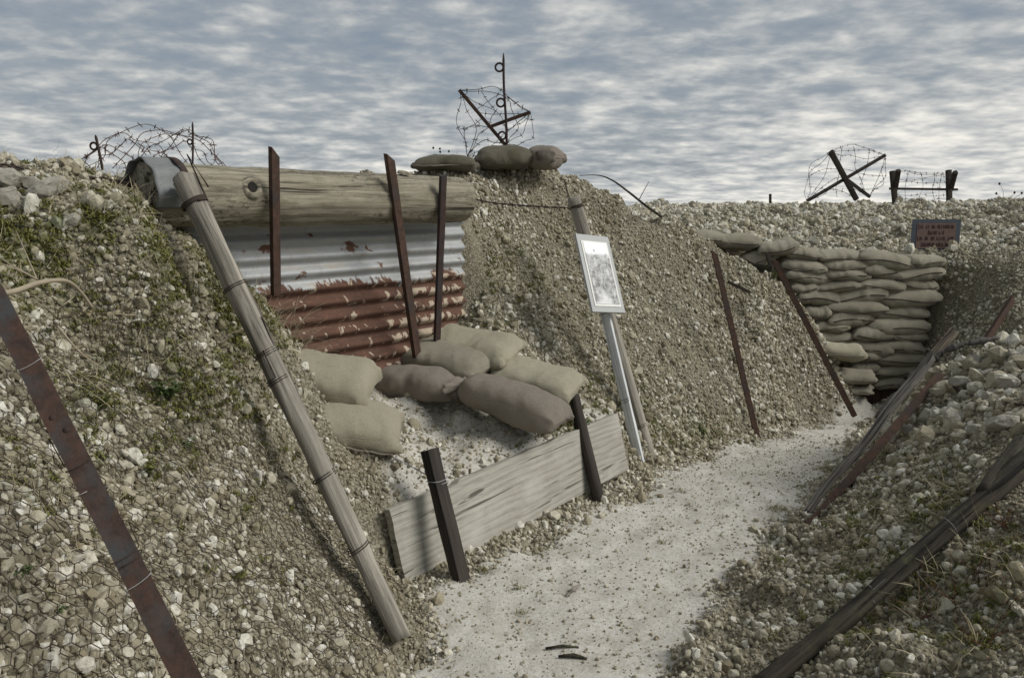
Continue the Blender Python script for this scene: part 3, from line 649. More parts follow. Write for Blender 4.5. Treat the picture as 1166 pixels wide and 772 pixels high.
SRGT = Vector((.3, -1, 0)).normalized(); LOGN = -N
p1t, p1b = V(316, 177, 4.06), V(311, 345, 4.17)
a1 = angle_bar('iron_picket', SL(311, .22, 1.24), SL(317, .37, 1.965), .042, M['rust'], face=LOGN, point=.05, flange=.03)
tag(a1, 'upright rusty iron picket before the log, leftmost of the three at the dugout', 'picket', 'iron pickets holding the log')
a2 = angle_bar('iron_picket', SL(476, .10, .62), SL(446, .33, 1.975), .05, M['rust'], face=LOGN, point=.07, flange=.03)
tag(a2, 'slanting rusty brown iron picket in front of the log with pointed tip', 'picket', 'iron pickets holding the log')
a3 = sq_post('iron_picket', SL(494, .07, .70), SL(505, .32, 1.865), .05, .022, M['rustdark'], face=LOGN)
tag(a3, 'dark grey flat topped iron picket nearest the right end of the log', 'picket', 'iron pickets holding the log')

# ------------------------------------------------------------------ leaning poles and stakes
pb = V(457, 716, 2.87); pt = V(208, 203, 3.56)
lp = pole('leaning_pole', pb - Vector((0, 0, .04)), pt, .039, .049, M['wood'], seg=30, rough=.14, crack=.18, bend=.006)
tag(lp, 'tall weathered round pole leaning from the path up against the log', 'pole')
Lp = (pt - pb).length
for h, mm in [(.34, 'wire'), (.62, 'wire'), (1.02, 'wire'), (1.13, 'wire'), (1.42, 'wire')]: tie(lp, Lp * h / 1.9, .040 + .012 * h / 1.9, M[mm], 2.2, .0024)
tie(lp, Lp - .11, .052, M['wire'], 3.2, .004)

g0, g1 = V(-6, 338, 1.98), V(222, 790, 1.52)
st = angle_bar('iron_stake', g1 + (g1 - g0).normalized() * .15, g0 + (g0 - g1).normalized() * .02, .052, M['stake'], face=Vector((.45, -1, .3)).normalized(), point=.0, t=.008, flange=.030)
tag(st, 'broad rusty iron stake with flaking grey paint leaning across the left bank', 'stake')
Ls = (g1 - g0).length
for h in (.25, .46, .80): tie(st, .15 + Ls * h, .03, M['newwire'], .8, .0008, sq=(.027, .017, .014), tail=False)
for h in (.53, .30): tie(st, .15 + Ls * h, .03, M['wire'], 1.4, .0014, sq=(.028, .017, .014))
for px, py in [(52, 452)]:
    pass
# holes punched in the stake: short dark rings
for h, xo in [(.62, .008), (.66, -.006)]:
    b = MB_(); b.tube([(xo, -.0012, .15 + Ls * h), (xo, .001, .15 + Ls * h)], .008, 12); b.build('punched_hole', M['rustdark'], st)

# board and its two posts
BH = .365; v, f = [], []; nbx, nbz = 70, 16; th = .042
for side in (0, 1):
    for j in range(nbz + 1):
        for i in range(nbx + 1):
            s = BL * i / nbx; z = BH * j / nbz; e = .004 * noise.noise(Vector((s * 3, z * 6, side * 9)))
            if j == nbz: z += .006 * noise.noise(Vector((s * 9, 2, 5))) + (-.012 if .18 < s / BL < .24 else 0)
            if i in (0, nbx): s += .008 * noise.noise(Vector((z * 12, i, 3)))
            v.append((s, side * th + e, z))
nn_ = (nbx + 1) * (nbz + 1)
for j in range(nbz):
    for i in range(nbx): a = j * (nbx + 1) + i; f.append((a, a + 1, a + nbx + 2, a + nbx + 1)); f.append((nn_ + a + nbx + 1, nn_ + a + nbx + 2, nn_ + a + 1, nn_ + a))
for i in range(nbx): a = nbz * (nbx + 1) + i; f.append((a, a + 1, nn_ + a + 1, nn_ + a)); f.append((i + 1, i, nn_ + i, nn_ + i + 1))
for j in range(nbz): a = j * (nbx + 1); f.append((a + nbx + 1, a, nn_ + a, nn_ + a + nbx + 1)); c = a + nbx; f.append((c, c + nbx + 1, nn_ + c + nbx + 1, nn_ + c))
def mat_board():
    t = NT('board_wood'); p = t.coord('Object'); x, y, z = t.sep(p)
    wv = t.n('ShaderNodeTexWave', wave_type='BANDS', bands_direction='Z'); t.l(t.coord('Object', (.35, 1, 1)), wv.inputs[0]); wv.inputs['Scale'].default_value = 9; wv.inputs['Distortion'].default_value = 9; wv.inputs['Detail'].default_value = 3; wv.inputs['Detail Scale'].default_value = .55
    fine = t.noise(t.coord('Object', (4, 40, 95)), 1, 7, .7, .4)
    c = t.mix(t.ramp(wv.outputs['Fac'], [(.1, 0), (.55, 1)]), (.31, .295, .25), (.38, .362, .31)); c = t.mix(t.math('MULTIPLY', t.ramp(fine, [(.35, 1), (.6, 0)]), .45), c, (.14, .128, .10))
    c = t.mix(t.ramp(t.noise(p, 3.3, 6, .65), [(.48, 0), (.7, .55)]), c, (.48, .46, .41))
    c = t.mix(t.ramp(t.noise(t.coord('Object', (14, 14, 9)), 1, 4, .6), [(.68, 0), (.74, .7)]), c, (.55, .54, .5))
    cr = t.ramp(t.noise(t.coord('Object', (1.3, 8, 24)), 1, 4, .5, .7), [(.33, 1), (.365, 0)]); c = t.mix(t.math('MULTIPLY', cr, .8), c, (.05, .045, .035))
    t.col(c); t.bump(t.math('SUBTRACT', t.math('ADD', t.math('MULTIPLY', wv.outputs['Fac'], .12), fine), cr), .5, .004); return t.m
board = obj('retaining_board', v, f, mat_board(), None, False)
ux = (Vector((BD.x, BD.y, (zf(B1.y) - zf(B0.y)) / BL))).normalized(); lean = (BN * BTL * 1.0 - BD * .03 + Vector((0, 0, BH))).normalized(); uy = lean.cross(ux).normalized(); uz = ux.cross(uy)
board.matrix_world = Matrix.Translation(B0 + Vector((0, 0, -.02))) @ Matrix((ux, uy, lean)).transposed().to_4x4()
tag(board, 'wide grey weathered board set on edge retaining the bench beside the path', 'board')
q0 = FL(528, 662); q1 = V(489, 512, 3.62); k1 = sq_post('wooden_post', q0 - Vector((0, 0, .05)) , q1, .075, .055, M['dark'], face=-BN, jag=.02)
tag(k1, 'dark square wooden post bracing the left half of the grey board, wire tied round it', 'post', 'dark posts bracing the board'); tie(k1, (q1 - q0).length - .11, .03, M['newwire'], 1.6, .0016, sq=(.038, .028, 0))
q0 = FL(684, 568); q1 = V(653, 450, 4.74); k2 = pole('wooden_post', q0 - Vector((0, 0, .05)), q1, .037, .033, M['dark'], seg=14, rough=.1, crack=.12, ringlen=.03)
tag(k2, 'dark round wooden post bracing the right half of the grey board', 'post', 'dark posts bracing the board')

# pole and photo panel on the mound
q0 = FL(744, 531); q1 = V(653, 226, 5.85); rp = pole('leaning_pole', q0 - Vector((0, 0, .03)), q1, .043, .048, M['wood'], seg=22, rough=.07, crack=.08, bend=.008)
tag(rp, 'round grey pole leaning on the mound directly behind the photo panel', 'pole'); Lr = (q1 - q0).length
for h in (.16, .50): tie(rp, Lr * h, .045, M['wire'], 1.6, .002)
tie(rp, Lr - .045, .050, M['wire'], 2.6, .0035)
panel = empty('photo_panel', q0 + Vector((-.02, -.06, 0)))
tag(panel, 'faded black and white photograph on a grey board nailed to a whitewashed stake', 'sign')
w0, w1 = FL(733, 534) + Vector((-.02, -.065, 0)), V(677, 305, 5.46)
PD = (w1 - w0).normalized()
ws = sq_post('stake', w0, w1 + PD * .12, .062, .036, M['white'], face=Vector((-.6, -1, .2)), parent=panel); ws.parent = None; orient(ws, w0, w1 + PD * .12, Vector((-.6, -1, .2))); 
def keep_parent(c, p): mw = c.matrix_world.copy(); bpy.context.view_layer.update(); c.parent = p; c.matrix_parent_inverse = Matrix.Identity(4); c.matrix_basis = p.matrix_world.inverted() @ mw
bpy.context.view_layer.update()
TLc, TRc, BLc, BRc = V(655.5, 265.5, 5.44), V(692.5, 270.5, 5.61), V(675, 355.5, 5.21), V(712, 355.5, 5.38)
bu = ((TRc - TLc) + (BRc - BLc)).normalized(); bvv = ((TLc - BLc) + (TRc - BRc)) / 2; bc = (TLc + TRc + BLc + BRc) / 4; bn = bu.cross(bvv.normalized()).normalized(); hw, hh = ((TRc - TLc).length + (BRc - BLc).length) / 4, bvv.length / 2
bz = bvv.normalized(); bnn = bu.cross(bz).normalized()
bm4 = Matrix.Translation(bc) @ Matrix((bu, -bnn, bz)).transposed().to_4x4()
pb_ = MB_(); pb_.box((-hw, 0, -hh), (hw, .018, hh)); po = pb_.build('backing_board', M['board'], None, False); po.matrix_world = bm4
pp = MB_(); pp.box((-hw * .80, -.004, -hh * .86), (hw * .80, -.001, hh * .83)); p2 = pp.build('paper_border', M['border'], None, False); p2.matrix_world = bm4
p3b = MB_(); p3b.box((-hw * .70, -.0065, -hh * .80), (hw * .72, -.0042, hh * .80)); p3 = p3b.build('photo_print', M['paper'], None, False); p3.matrix_world = bm4
for c in (ws, po, p2, p3): keep_parent(c, panel)
for h in (.35, .78): tie(ws, (w1 - w0).length * h, .03, M['wire'], 1.3, .0015, sq=(.027, .019, 0), tail=False)

# rusty pickets on the mound
q0 = FL(866, 502); q1 = V(813, 284, q0.y + .42); o = angle_bar('iron_picket', q0 - Vector((0, 0, .06)), q1, .042, M['rust'], point=.05, flange=.034)
tag(o, 'rusty iron picket leaning on the mound, standing alone at the path edge', 'picket', 'iron pickets along the path')
q0 = FL(972, 465); q1 = V(881, 294, 7.0); o = angle_bar('iron_picket', V(974, 474, 7.32), q1, .045, M['rust'], point=.05, flange=.036)
tag(o, 'long rusty iron picket slanting down in front of the sandbag wall', 'picket', 'iron pickets along the path')

# ------------------------------------------------------------------ sandbags
def bag_mesh(L, W, H, seed, tied=0, pinch=.72, seam=True):
    nu, nv = (76, 48) if seed < 50 else (44, 30); v, f = [], []; sd = seed * 7.7
    for i in range(nu + 1):
        u = 2 * i / nu - 1; au = abs(u)
        wv_ = (1 - au ** 5) ** .5 * (1 - pinch) + pinch if not (tied and u * tied > 0) else (.13 + .87 * (1 - min(1, au / .86) ** 3.2) ** .6 if au < .86 else .13 + .75 * (au - .86) / .14)
        hv = max(.06, (1 - au ** 5.5) ** .5) if not (tied and u * tied > 0) else (.2 + .8 * (1 - min(1, au / .86) ** 3) ** .6 if au < .86 else .2 + .25 * (au - .86) / .14)
        for a in range(nv):
            th_ = 2 * math.pi * a / nv; c, s = math.cos(th_), math.sin(th_)
            y = W / 2 * wv_ * math.copysign(abs(c) ** .82, c); z = H / 2 * hv * math.copysign(abs(s) ** .66, s)
            if s < 0: z *= .8
            p = Vector((L / 2 * u, y, z)); k = noise.fractal(Vector((p.x * 4.5 + sd, p.y * 5, p.z * 5)), 1, 2, 3) * .016
            cr = noise.noise(Vector((p.x * 3 + sd, p.y * 11, sd))) ; k -= max(0, cr - .15) * .014; k -= abs(noise.noise(Vector((p.x * 9 + sd, p.y * 6 + p.x * 4, p.z * 8)))) * .010; k += .008 * noise.noise(Vector((p.x * 2.2, p.y * 3 + sd, p.z * 3)))
            if au > .68: k += math.sin(a * (5 if not tied else 7) * 2 * math.pi / nv + sd + p.x * 8) * .009 * (au - .68) / .32
            d = Vector((0, c, s)).normalized(); p += d * k * min(1, 2.2 * hv)
            if seam and (a == 0 or a == nv // 2): p += Vector((0, c, 0)) * .006
            p.z += -.10 * H * math.sin(u * 2 + sd) * .6
            if au > .9 and not (tied and u * tied > 0) and abs(c) > .85: p.x += math.copysign(.02, u)
            v.append(tuple(p))
    for i in range(nu):
        for a in range(nv): f.append((i * nv + a, i * nv + (a + 1) % nv, (i + 1) * nv + (a + 1) % nv, (i + 1) * nv + a))
    f.append(tuple(range(nv))[::-1]); f.append(tuple(nu * nv + a for a in range(nv)))
    return v, f
def seam_part(parent, L, W, H, seed, m, side=-1, tilt=.0):
    pts = []
    for i in range(25):
        u = 2 * i / 24 - 1; au = abs(u); wv_ = (1 - au ** 5) ** .5 * .28 + .72
        k = .010 + .004 * noise.noise(Vector((u * 6, seed, 1)))
        pts.append((L / 2 * u * 1.0, side * (W / 2 * wv_ + k - .006), tilt * H * (1 - u * u) - .03 * H + .008 * noise.noise(Vector((u * 3, seed, 4)))))
    b = MB_(); b.tube(pts, [.0035 + .003 * (1 - abs(2 * i / 24 - 1)) for i in range(25)], 5); return b.build('seam', m, parent)
def place_bag(e0, e1, W, H, m, seed, label, group, tied=0, up=Vector((0, 0, 1)), pinch=.72, L=None, seam=True, name='sandbag', sseam=True):
    ax = (e1 - e0); L = L or ax.length; v, f = bag_mesh(L, W, H, seed, tied, pinch); o = obj(name, v, f, m); x = ax.normalized(); y = up.cross(x).normalized(); z = x.cross(y)
    o.matrix_world = Matrix.Translation((e0 + e1) / 2) @ Matrix((x, y, z)).transposed().to_4x4(); tag(o, label, 'sandbag', group)
    if sseam and not tied: seam_part(o, L, W, H, seed, M['bag2'])
    return o
GB = 'sandbags on the bench'
place_bag(V(484,384,5.36), V(586,404,4.93), .34, .19, M['bag3'], 1, 'plump pale sandbag, topmost of the pile below the dark grey picket', GB, up=Vector((-.15, -.35, 1)))
place_bag(V(462,398,5.16), V(552,424,4.80), .30, .19, M['bag'], 2, 'greenish sandbag half covered by the topmost pale bag of the bench pile', GB, up=Vector((-.1, -.3, 1)))
place_bag(V(429,432,4.98), V(530,450,4.62), .31, .235, M['bag2'], 3, 'grey brown sandbag with tied neck lying against the rusty sheet', GB, tied=1, pinch=.75)
place_bag(V(518,442,4.62), V(640,477,4.28), .32, .245, M['bag2'], 4, 'large grey brown sandbag with tied neck nearest the board, front of the bench pile', GB, tied=-1, pinch=.75)
place_bag(V(566,424,4.98), V(656,443,4.70), .32, .20, M['bag3'], 5, 'pale sandbag at the right end of the bench pile on the mound slope', GB, up=Vector((-.1, -.3, 1)))
place_bag(V(320,424,4.0), V(424,447,4.0), .36, .27, M['bag3'], 6, 'big pale pillow shaped sandbag half buried in the left bank beside the rusty sheet', GB, up=Vector((.25, -.3, .9)), pinch=.8)
place_bag(V(352,476,3.79), V(455,497,3.86), .34, .22, M['bag3'], 7, 'pale flattened sandbag with sharp corner below the big half buried bag', GB, up=Vector((.25, -.25, .9)), pinch=.85)
GT = 'sandbags on top of the mound'
place_bag(V(474,190,6.25), V(541,188,6.2), .32, .15, M['bagmoss'], 8, 'low mossy sandbag lying at the right end of the log top', GT)
place_bag(V(543,186,6.5), V(612,177,6.5), .34, .22, M['bagmoss'], 9, 'dark sandbag with torn folded mouth under the wire frame on the mound', GT, tied=1)
place_bag(V(600,178,6.62), V(637,181,6.5), .30, .21, M['bag2'], 10, 'short crumpled sandbag at the right end of the mound top', GT, tied=-1)

# the wall at the end of the trench, course by course (centre x, centre y, width, height in the photograph's pixels, tilt)
ROWS = [
 [(130,150,104,36,0),(222,160,132,42,-4),(305,203,134,44,20),(352,182,118,42,14),(430,203,104,36,-2)],
 [(550,206,136,34,0),(696,222,166,48,6),(825,223,106,36,0)],
 [(435,236,132,40,-4),(561,238,136,40,0),(676,256,110,44,4),(797,260,156,48,-6)],
 [(440,269,138,44,-2),(570,268,136,40,0),(680,297,140,42,2),(802,299,110,42,2)],
 [(428,307,84,40,0),(538,301,140,38,-2)],
 [(480,344,138,52,-4),(615,332,156,54,5),(772,342,184,58,-3)],
 [(470,391,84,42,0),(600,374,186,48,3),(745,392,160,46,0)],
 [(580,408,146,52,4),(737,429,180,52,0)],
 [(512,430,124,36,3),(655,458,134,44,2),(770,464,110,34,-4)],
 [(530,465,128,46,4),(640,503,140,48,8),(752,495,126,40,-2)],
 [(622,527,100,36,6),(742,535,156,44,-3)],
 [(628,562,86,42,0),(732,577,156,44,0)],
 [(630,598,66,34,0),(705,610,100,38,0)]]
ORD = ['first', 'second', 'third', 'fourth', 'fifth']
NUM = ['top', 'second', 'third', 'fourth', 'fifth', 'sixth', 'seventh', 'eighth', 'ninth', 'tenth', 'eleventh', 'twelfth', 'bottom']
seed = 20; variants = {}
for r_, row in enumerate(ROWS):
    for c_, (cx, cy, w_, h_, tilt) in enumerate(row):
        px, py = 760 + cx / 2.86, 220 + cy / 2.86; Y = YW + .06 + random.uniform(-.02, .02) + (.08 if r_ == 0 and c_ < 3 else 0) - .012 * r_ * .3
        c = V(px, py, Y); s = Y / (F * 1.0) * 1.0; Lw, Hh = w_ / 2.86 * s * 1.06, h_ / 2.86 * s * 1.34
        key = seed % 9; seed += 1
        if key not in variants:
            v, f = bag_mesh(.52, .36, .17, 50 + key); me = bpy.data.meshes.new('sandbag'); me.from_pydata([tuple(q) for q in v], [], f); me.polygons.foreach_set('use_smooth', [True] * len(me.polygons)); me.materials.append(M['bag']); variants[key] = me
        o = bpy.data.objects.new('sandbag', variants[key]); COL.objects.link(o); o.location = c
        o.scale = (Lw / .52, 1.0, Hh / .155); o.rotation_euler = (R(random.uniform(-6, 6)), R(tilt), R(random.uniform(-5, 5)) + (math.pi if random.random() < .5 else 0))
        tag(o, ('khaki sandbag draped over the end wall top, %s from the left' if r_ == 0 else 'khaki sandbag in the end wall, %s course down, %%s from the left' % NUM[r_]) % ORD[c_], 'sandbag', 'sandbags of the wall at the trench end')
        b = MB_(); sgn_ = 1 if abs(o.rotation_euler.z) > 1.5 else -1
        pts = [(.26 * u * .98, sgn_ * (.18 * ((1 - abs(u) ** 5) ** .5 * .28 + .72) + .004), -.012 + .016 * math.sin(u * 2.2 + seed)) for u in np.linspace(-1, 1, 17)]
        b.tube(pts, .0042, 5); b.build('seam', M['wire'], o)
for k, (px, py, w_, Y, H, lb) in enumerate([(957,404,44,7.95,.20,'round ended sandbag sticking out past the slanting picket, upper of the corner bags'), (973,432,36,7.95,.17,'drooping sandbag at the mound corner, middle of the corner bags'), (976,447,26,7.92,.12,'small flat sandbag at the mound corner, lowest of the corner bags')]):
    c = V(px, py, Y); hl = w_ * Y / F * .55; place_bag(c - Vector((hl, -.05, -.03)), c + Vector((hl, -.06, .03)), .34, H * .95, M['bag3'] if k == 0 else M['bag'], 80 + k, lb, 'sandbags at the corner of the mound')

# plank at the foot of the wall, timbers at the top left
pk = MB_(); c = V(1010, 450, YW - .06); hw_ = .24
for i in range(6): x0 = -hw_ + i * .08; pk.box((x0 + .002, -.012 - .004 * (i % 2), -.14 + .006 * (i % 3)), (x0 + .077, .012, .125 - .008 * (i % 2)))
o = pk.build('wooden_sill', mat_wood('wet_plank', (.03, .018, .015), (.10, .065, .055), 0, .7, .5), None, False); o.location = c; tag(o, 'dark wet upright planks at the foot of the sandbag wall', 'planks')
def timber(name, a, b_, w_, h_, m, label, cat='timber', group=None, **k): o = sq_post(name, a, b_, w_, h_, m, **k); tag(o, label, cat, group); return o
timber('rusty_rail', V(826, 287, 8.15), V(884, 315, 7.95), .05, .05, M['rust'], 'short rusty rail under the draped sandbags at the wall top', 'rail')
timber('timber', V(836, 301, 8.05), V(880, 306, 7.85), .06, .045, M['bark'], 'short dark timber below the rusty rail at the wall top left')
timber('wooden_peg', V(884, 322, 7.9), V(873, 288, 7.95), .035, .03, M['dark'], 'small dark peg standing behind the long slanting picket', 'peg')
timber('wooden_peg', V(854, 333, 7.35), V(829, 321, 7.32), .03, .025, M['bark'], 'short dark peg lying on the mound beside the lone picket', 'peg')

# metal notice at the right end of the wall
sg = empty('notice_sign', V(1066, 300, YW + .42)); tag(sg, 'dark metal notice with worn brown lettering on a white stake above the sandbag wall', 'sign')
sy = YW + .36; s_ = (V(1093, 270, sy) - V(1038, 270, sy)).length / 2; sh = (V(1066, 250, sy) - V(1066, 288, sy)).length / 2; sc = V(1065.5, 269, sy) - sg.location
b = MB_(); b.box((sc.x - s_, sc.y, sc.z - sh), (sc.x + s_, sc.y + .012, sc.z + sh)); b.build('plate', M['plate'], sg, False)
b = MB_(); b.box((sc.x - s_ * .80, sc.y - .004, sc.z - sh * .74), (sc.x + s_ * .80, sc.y - .001, sc.z + sh * .78)); b.build('faded_panel', M['panel'], sg, False)
lt = MB_(); rr_ = random.Random(5)
for z0, n_, wd in [(.56, 19, .74), (.20, 9, .34), (-.14, 19, .76), (-.50, 15, .58)]:
    for i in range(n_):
        if rr_.random() < .12: continue
        x0 = sc.x + s_ * wd * (2 * i / n_ - 1); cw = s_ * wd * 2 / n_; zc = sc.z + sh * z0; hh_ = sh * (.10 if i else .14); yy = sc.y - .0065
        k = rr_.random()
        lt.box((x0, yy, zc - hh_), (x0 + cw * .22, yy + .002, zc + hh_))
        if k < .7: lt.box((x0 + cw * .55, yy, zc - hh_), (x0 + cw * .75, yy + .002, zc + hh_ * (1 if k < .4 else .1)))
        lt.box((x0 + cw * .24, yy, zc + hh_ * (.6 if k < .5 else -.9)), (x0 + cw * .53, yy + .002, zc + hh_ * (1 if k < .5 else -.6)))
lt.build('lettering', M['ink'], sg, False)
b = MB_(); b.box((sc.x - .012, sc.y + .014, sc.z - sh - .22), (sc.x + .025, sc.y + .04, sc.z + sh * .5)); b.build('stake', M['white'], sg, False)

# ------------------------------------------------------------------ right bank timbers
q0 = FL(906, 612); q1 = V(1102, 402, 5.05)
def RB(px, py, Y, lift=0.0): p = V(px, py, Y); return p + Vector((0, 0, lift))
rl0, rl1 = RB(904, 613, 3.93), RB(1072, 425, 4.75)
o = angle_bar('rusty_rail', rl0 - Vector((0, 0, .03)), rl1, .045, M['rust'], face=Vector((-.5, -1, .6)), point=.0, t=.012, flange=.05)
tag(o, 'long rusty iron rail propped on the right bank beneath the split plank', 'rail')
def split_plank(name, a, b_, w0_, w1_, th_, m, seed, face, jag=.12):
    L = (b_ - a).length; n = int(L / .03); mth = 7; v, f = [], []
    for i in range(n + 1):
        z = L * i / n; w_ = w0_ + (w1_ - w0_) * i / n
        for side in (0, 1):
            for k in range(mth):
                x = (k / (mth - 1) - .5) * w_; e = .024 * noise.noise(Vector((z * 2.2, k * .7, seed))) + .006 * noise.noise(Vector((z * 9, k * 1.7, seed + 3)))
                zz = z
                if i > n - 6: zz -= jag * abs(noise.noise(Vector((k * .9, seed, 2)))) * (i - n + 6) / 6 * 1.6
                if i < 6: zz += jag * abs(noise.noise(Vector((k * .8, seed, 7)))) * (6 - i) / 6
                v.append((x + .016 * noise.noise(Vector((z * 2.4, seed, 11))), (side - .5) * th_ + e - .02 * ((k / (mth - 1) - .5) * 2) ** 2 * (1 if side else -1) * .5, zz))
    R_ = 2 * mth
    for i in range(n):
        for k in range(mth - 1):
            f.append((i * R_ + k, i * R_ + k + 1, (i + 1) * R_ + k + 1, (i + 1) * R_ + k)); f.append((i * R_ + mth + k + 1, i * R_ + mth + k, (i + 1) * R_ + mth + k, (i + 1) * R_ + mth + k + 1))
        f.append((i * R_, (i + 1) * R_, (i + 1) * R_ + mth, i * R_ + mth)); f.append((i * R_ + mth - 1, i * R_ + 2 * mth - 1, (i + 1) * R_ + 2 * mth - 1, (i + 1) * R_ + mth - 1))
    f.append(tuple(range(mth))[::-1] + tuple(range(mth, 2 * mth))); k0 = n * R_; f.append(tuple(k0 + k for k in range(mth)) + tuple(k0 + 2 * mth - 1 - k for k in range(mth)))
    o = obj(name, v, f, m, None, False); orient(o, a, b_, face); return o
o = split_plank('split_plank', RB(918, 590, 3.97, .03), RB(1064, 412, 4.78, .05), .045, .06, .022, M['grey'], 3, Vector((-.6, -1, .7)))
tag(o, 'cracked grey split plank lying along the rusty rail', 'plank')
o = split_plank('split_plank', RB(962, 533, 4.5), RB(1086, 376, 5.35), .025, .065, .035, mat_wood('brown_split_wood', (.03, .024, .018), (.14, .115, .085), 0, .7, .8), 9, Vector((-.5, -1, .5)), .16)
tag(o, 'brown broken plank with splintered top standing behind the grey split plank', 'plank')
b = MB_(); pts = bez([RB(1000, 486, 4.62, .05), RB(1034, 444, 4.8, .05), RB(1058, 420, 4.86, .04), RB(1078, 404, 4.85, .03), RB(1100, 397, 4.82, .03), RB(1138, 388, 4.8, .02)], 10); b.tube(pts, [.026 + .006 * math.sin(i * .6) + .004 * math.sin(i * 1.7) - .012 * i / len(pts) for i in range(len(pts))], 9)
o = b.build('dead_branch', M['grey']); tag(o, 'bleached bent branch over the upper end of the split plank', 'branch')
o = angle_bar('iron_picket', V(1122, 392, 5.6), V(1156, 339, 5.75), .04, M['rust'], point=.03); tag(o, 'short rusty iron picket behind the rubble at the right edge', 'picket')
q0, q1 = PG(866, 790) , PG(1172, 534); q0.z += .03; q1.z += .05
lg = pole('fallen_log', q0, q1, .030, .037, M['bark'], seg=30, rough=.32, crack=.4, bend=.012, ringlen=.025); tag(lg, 'dark rotten log lying aslant over the near right bank', 'log'); LL = (q1 - q0).length
for h in (.36, .66): tie(lg, LL * h, .036, M['newwire'], .9, .0008)
q0, q1 = PG(1118, 575), PG(1160, 526); q0.z += .05; q1.z += .085; o = pole('log_stump', q0, q1, .026, .031, M['bark'], seg=14, rough=.2, crack=.2); tag(o, 'short dark branch stub beside the top of the rotten log', 'branch')
b = MB_(); p = [PG(1016, 632), PG(1040, 660), PG(1064, 682)]; b.tube([q + Vector((0, 0, .06 - .02 * i)) for i, q in enumerate(p)], .0012, 5); o = b.build('loose_wire', M['newwire']); tag(o, 'thin bright wire hanging from the rotten log', 'wire')
b = MB_(); p = [RB(1080, 440, 4.4), RB(1105, 452, 4.3), RB(1135, 461, 4.2), RB(1175, 466, 4.1)]; b.tube(bez([PG(px, py) + Vector((0, 0, .03)) for px, py in [(1082, 445), (1106, 456), (1136, 464), (1180, 470)]], 8), .006, 6); o = b.build('iron_rod', M['rustdark']); tag(o, 'thin dark bent rod lying across the right rubble', 'rod')

# single rocks
RK = [hull_rock(26, 300 + k, 2, .72, .03) for k in range(5)]
for me in RK: me.materials.append(M['rock'])
def rock(px, py, s, k, label, grp, sz=.75):
    p = PG(px, py); o = bpy.data.objects.new('chalk_rock', RK[k % 5]); COL.objects.link(o); o.location = p + gnormal(p.x, p.y) * s * .12
    o.rotation_euler = (random.uniform(-.5, .5), random.uniform(-.4, .4), random.uniform(0, 6.3)); o.scale = (s, s * random.uniform(.7, .95), s * sz); tag(o, label, 'rock', grp)
GL_ = 'rocks on top of the left bank'
for i, (px, py, s, lb) in enumerate([(58,222,.19,'largest angular grey rock beneath the twisted barbed wire'), (14,209,.17,'pale rock at the left edge below the bank crest'), (38,212,.12,'pale rock between the large angular rock and the left edge'), (12,228,.15,'rounded pale rock low at the left edge of the bank top'),
    (38,236,.12,'smooth pale rock touching the lower left of the largest angular rock'), (84,252,.10,'small pale rock just above the moss on the left bank'), (142,212,.20,'upright pale rock beside the curved iron offcut'), (122,200,.15,'flat rock half buried right of the largest angular rock')]): rock(px, py, s, i, lb, GL_)
GR_ = 'rocks on the right bank'
for i, (px, py, s, lb) in enumerate([(1146,386,.16,'pale rock on the crest beside the bent branch tip'), (1113,412,.15,'pale flat rock right of the branch on the crest'), (1156,406,.12,'small rock at the right edge below the crest'), (1128,428,.13,'brownish rock on the slope below the branch tip'), (1096,440,.17,'pale angular rock beside the dark bent rod start'),
    (1152,438,.17,'large pale rock above the dark bent rod'), (1062,478,.20,'broad pale rock lower left of the rubble heap'), (1092,482,.21,'largest buff rock in the middle of the rubble heap'), (1146,486,.18,'pale blocky rock under the dark bent rod'), (1118,494,.14,'buff rock between the largest rock and the blocky rock'), (1036,490,.13,'small pale rock nearest the rusty rail'),
    (1068,452,.12,'small white rock above the broad pale rock'), (1130,456,.12,'small grey rock touching the dark bent rod')]): rock(px, py, s, i + 2, lb, GR_)
p = PG(692, 378); rock(700, 374, .10, 1, 'single pale rock on the mound just right of the photo panel', None)

# ------------------------------------------------------------------ wire
def net(label, u0, u1, v0, v1, cell, fn, r):                              # hexagonal wire netting laid over the ground
    b = MB_(); h = cell; rows = int((v1 - v0) / (h * .75)); cols = int((u1 - u0) / (h * .866))
    def P(u, v_):
        q = fn(u, v_); n_ = gnormal(q.x, q.y); return q + n_ * (.026 + .012 * noise.noise(q * 3.0) + .012 * noise.noise(q * 13)) + Vector((noise.noise(q * 7), noise.noise(q * 7 + Vector((9, 0, 0))), 0)) * (.016)
    for j in range(rows):
        for i in range(cols):
            cu = u0 + (i + .5 * (j % 2)) * h * .866; cv = v0 + j * h * .75
            tri = [(cu, cv + h * .5), (cu - h * .433, cv + h * .25), (cu - h * .433, cv - h * .25)]; tri4 = (cu + h * .433, cv + h * .25)
            pa, pb_, pc, pd_ = P(*tri[0]), P(*tri[1]), P(*tri[2]), P(*tri4)
            X, Y, dd = project(np.array([pa.x]), np.array([pa.y]), np.array([pa.z]))
            if dd[0] < .35 or X[0] < -260 or X[0] > 1440 or Y[0] > 1000: continue
            b.tube([pb_, pa], r, 3, False); b.tube([pa, pd_], r, 3, False); b.tube([pc, pb_], r * 1.3, 3, False)
    o = b.build('wire_netting', M['wire']); tag(o, label, 'netting'); return o
def left_fn(u, v_):                                                       # u along the bank, v up the slope
    x = -.48 - v_ * .66; y = u - .25 * v_; return Vector((x, y, gz(x, y)))
net('rusty hexagonal wire netting laid over the stones of the left bank', .9, 3.45, .02, 1.75, .047, left_fn, .0013)

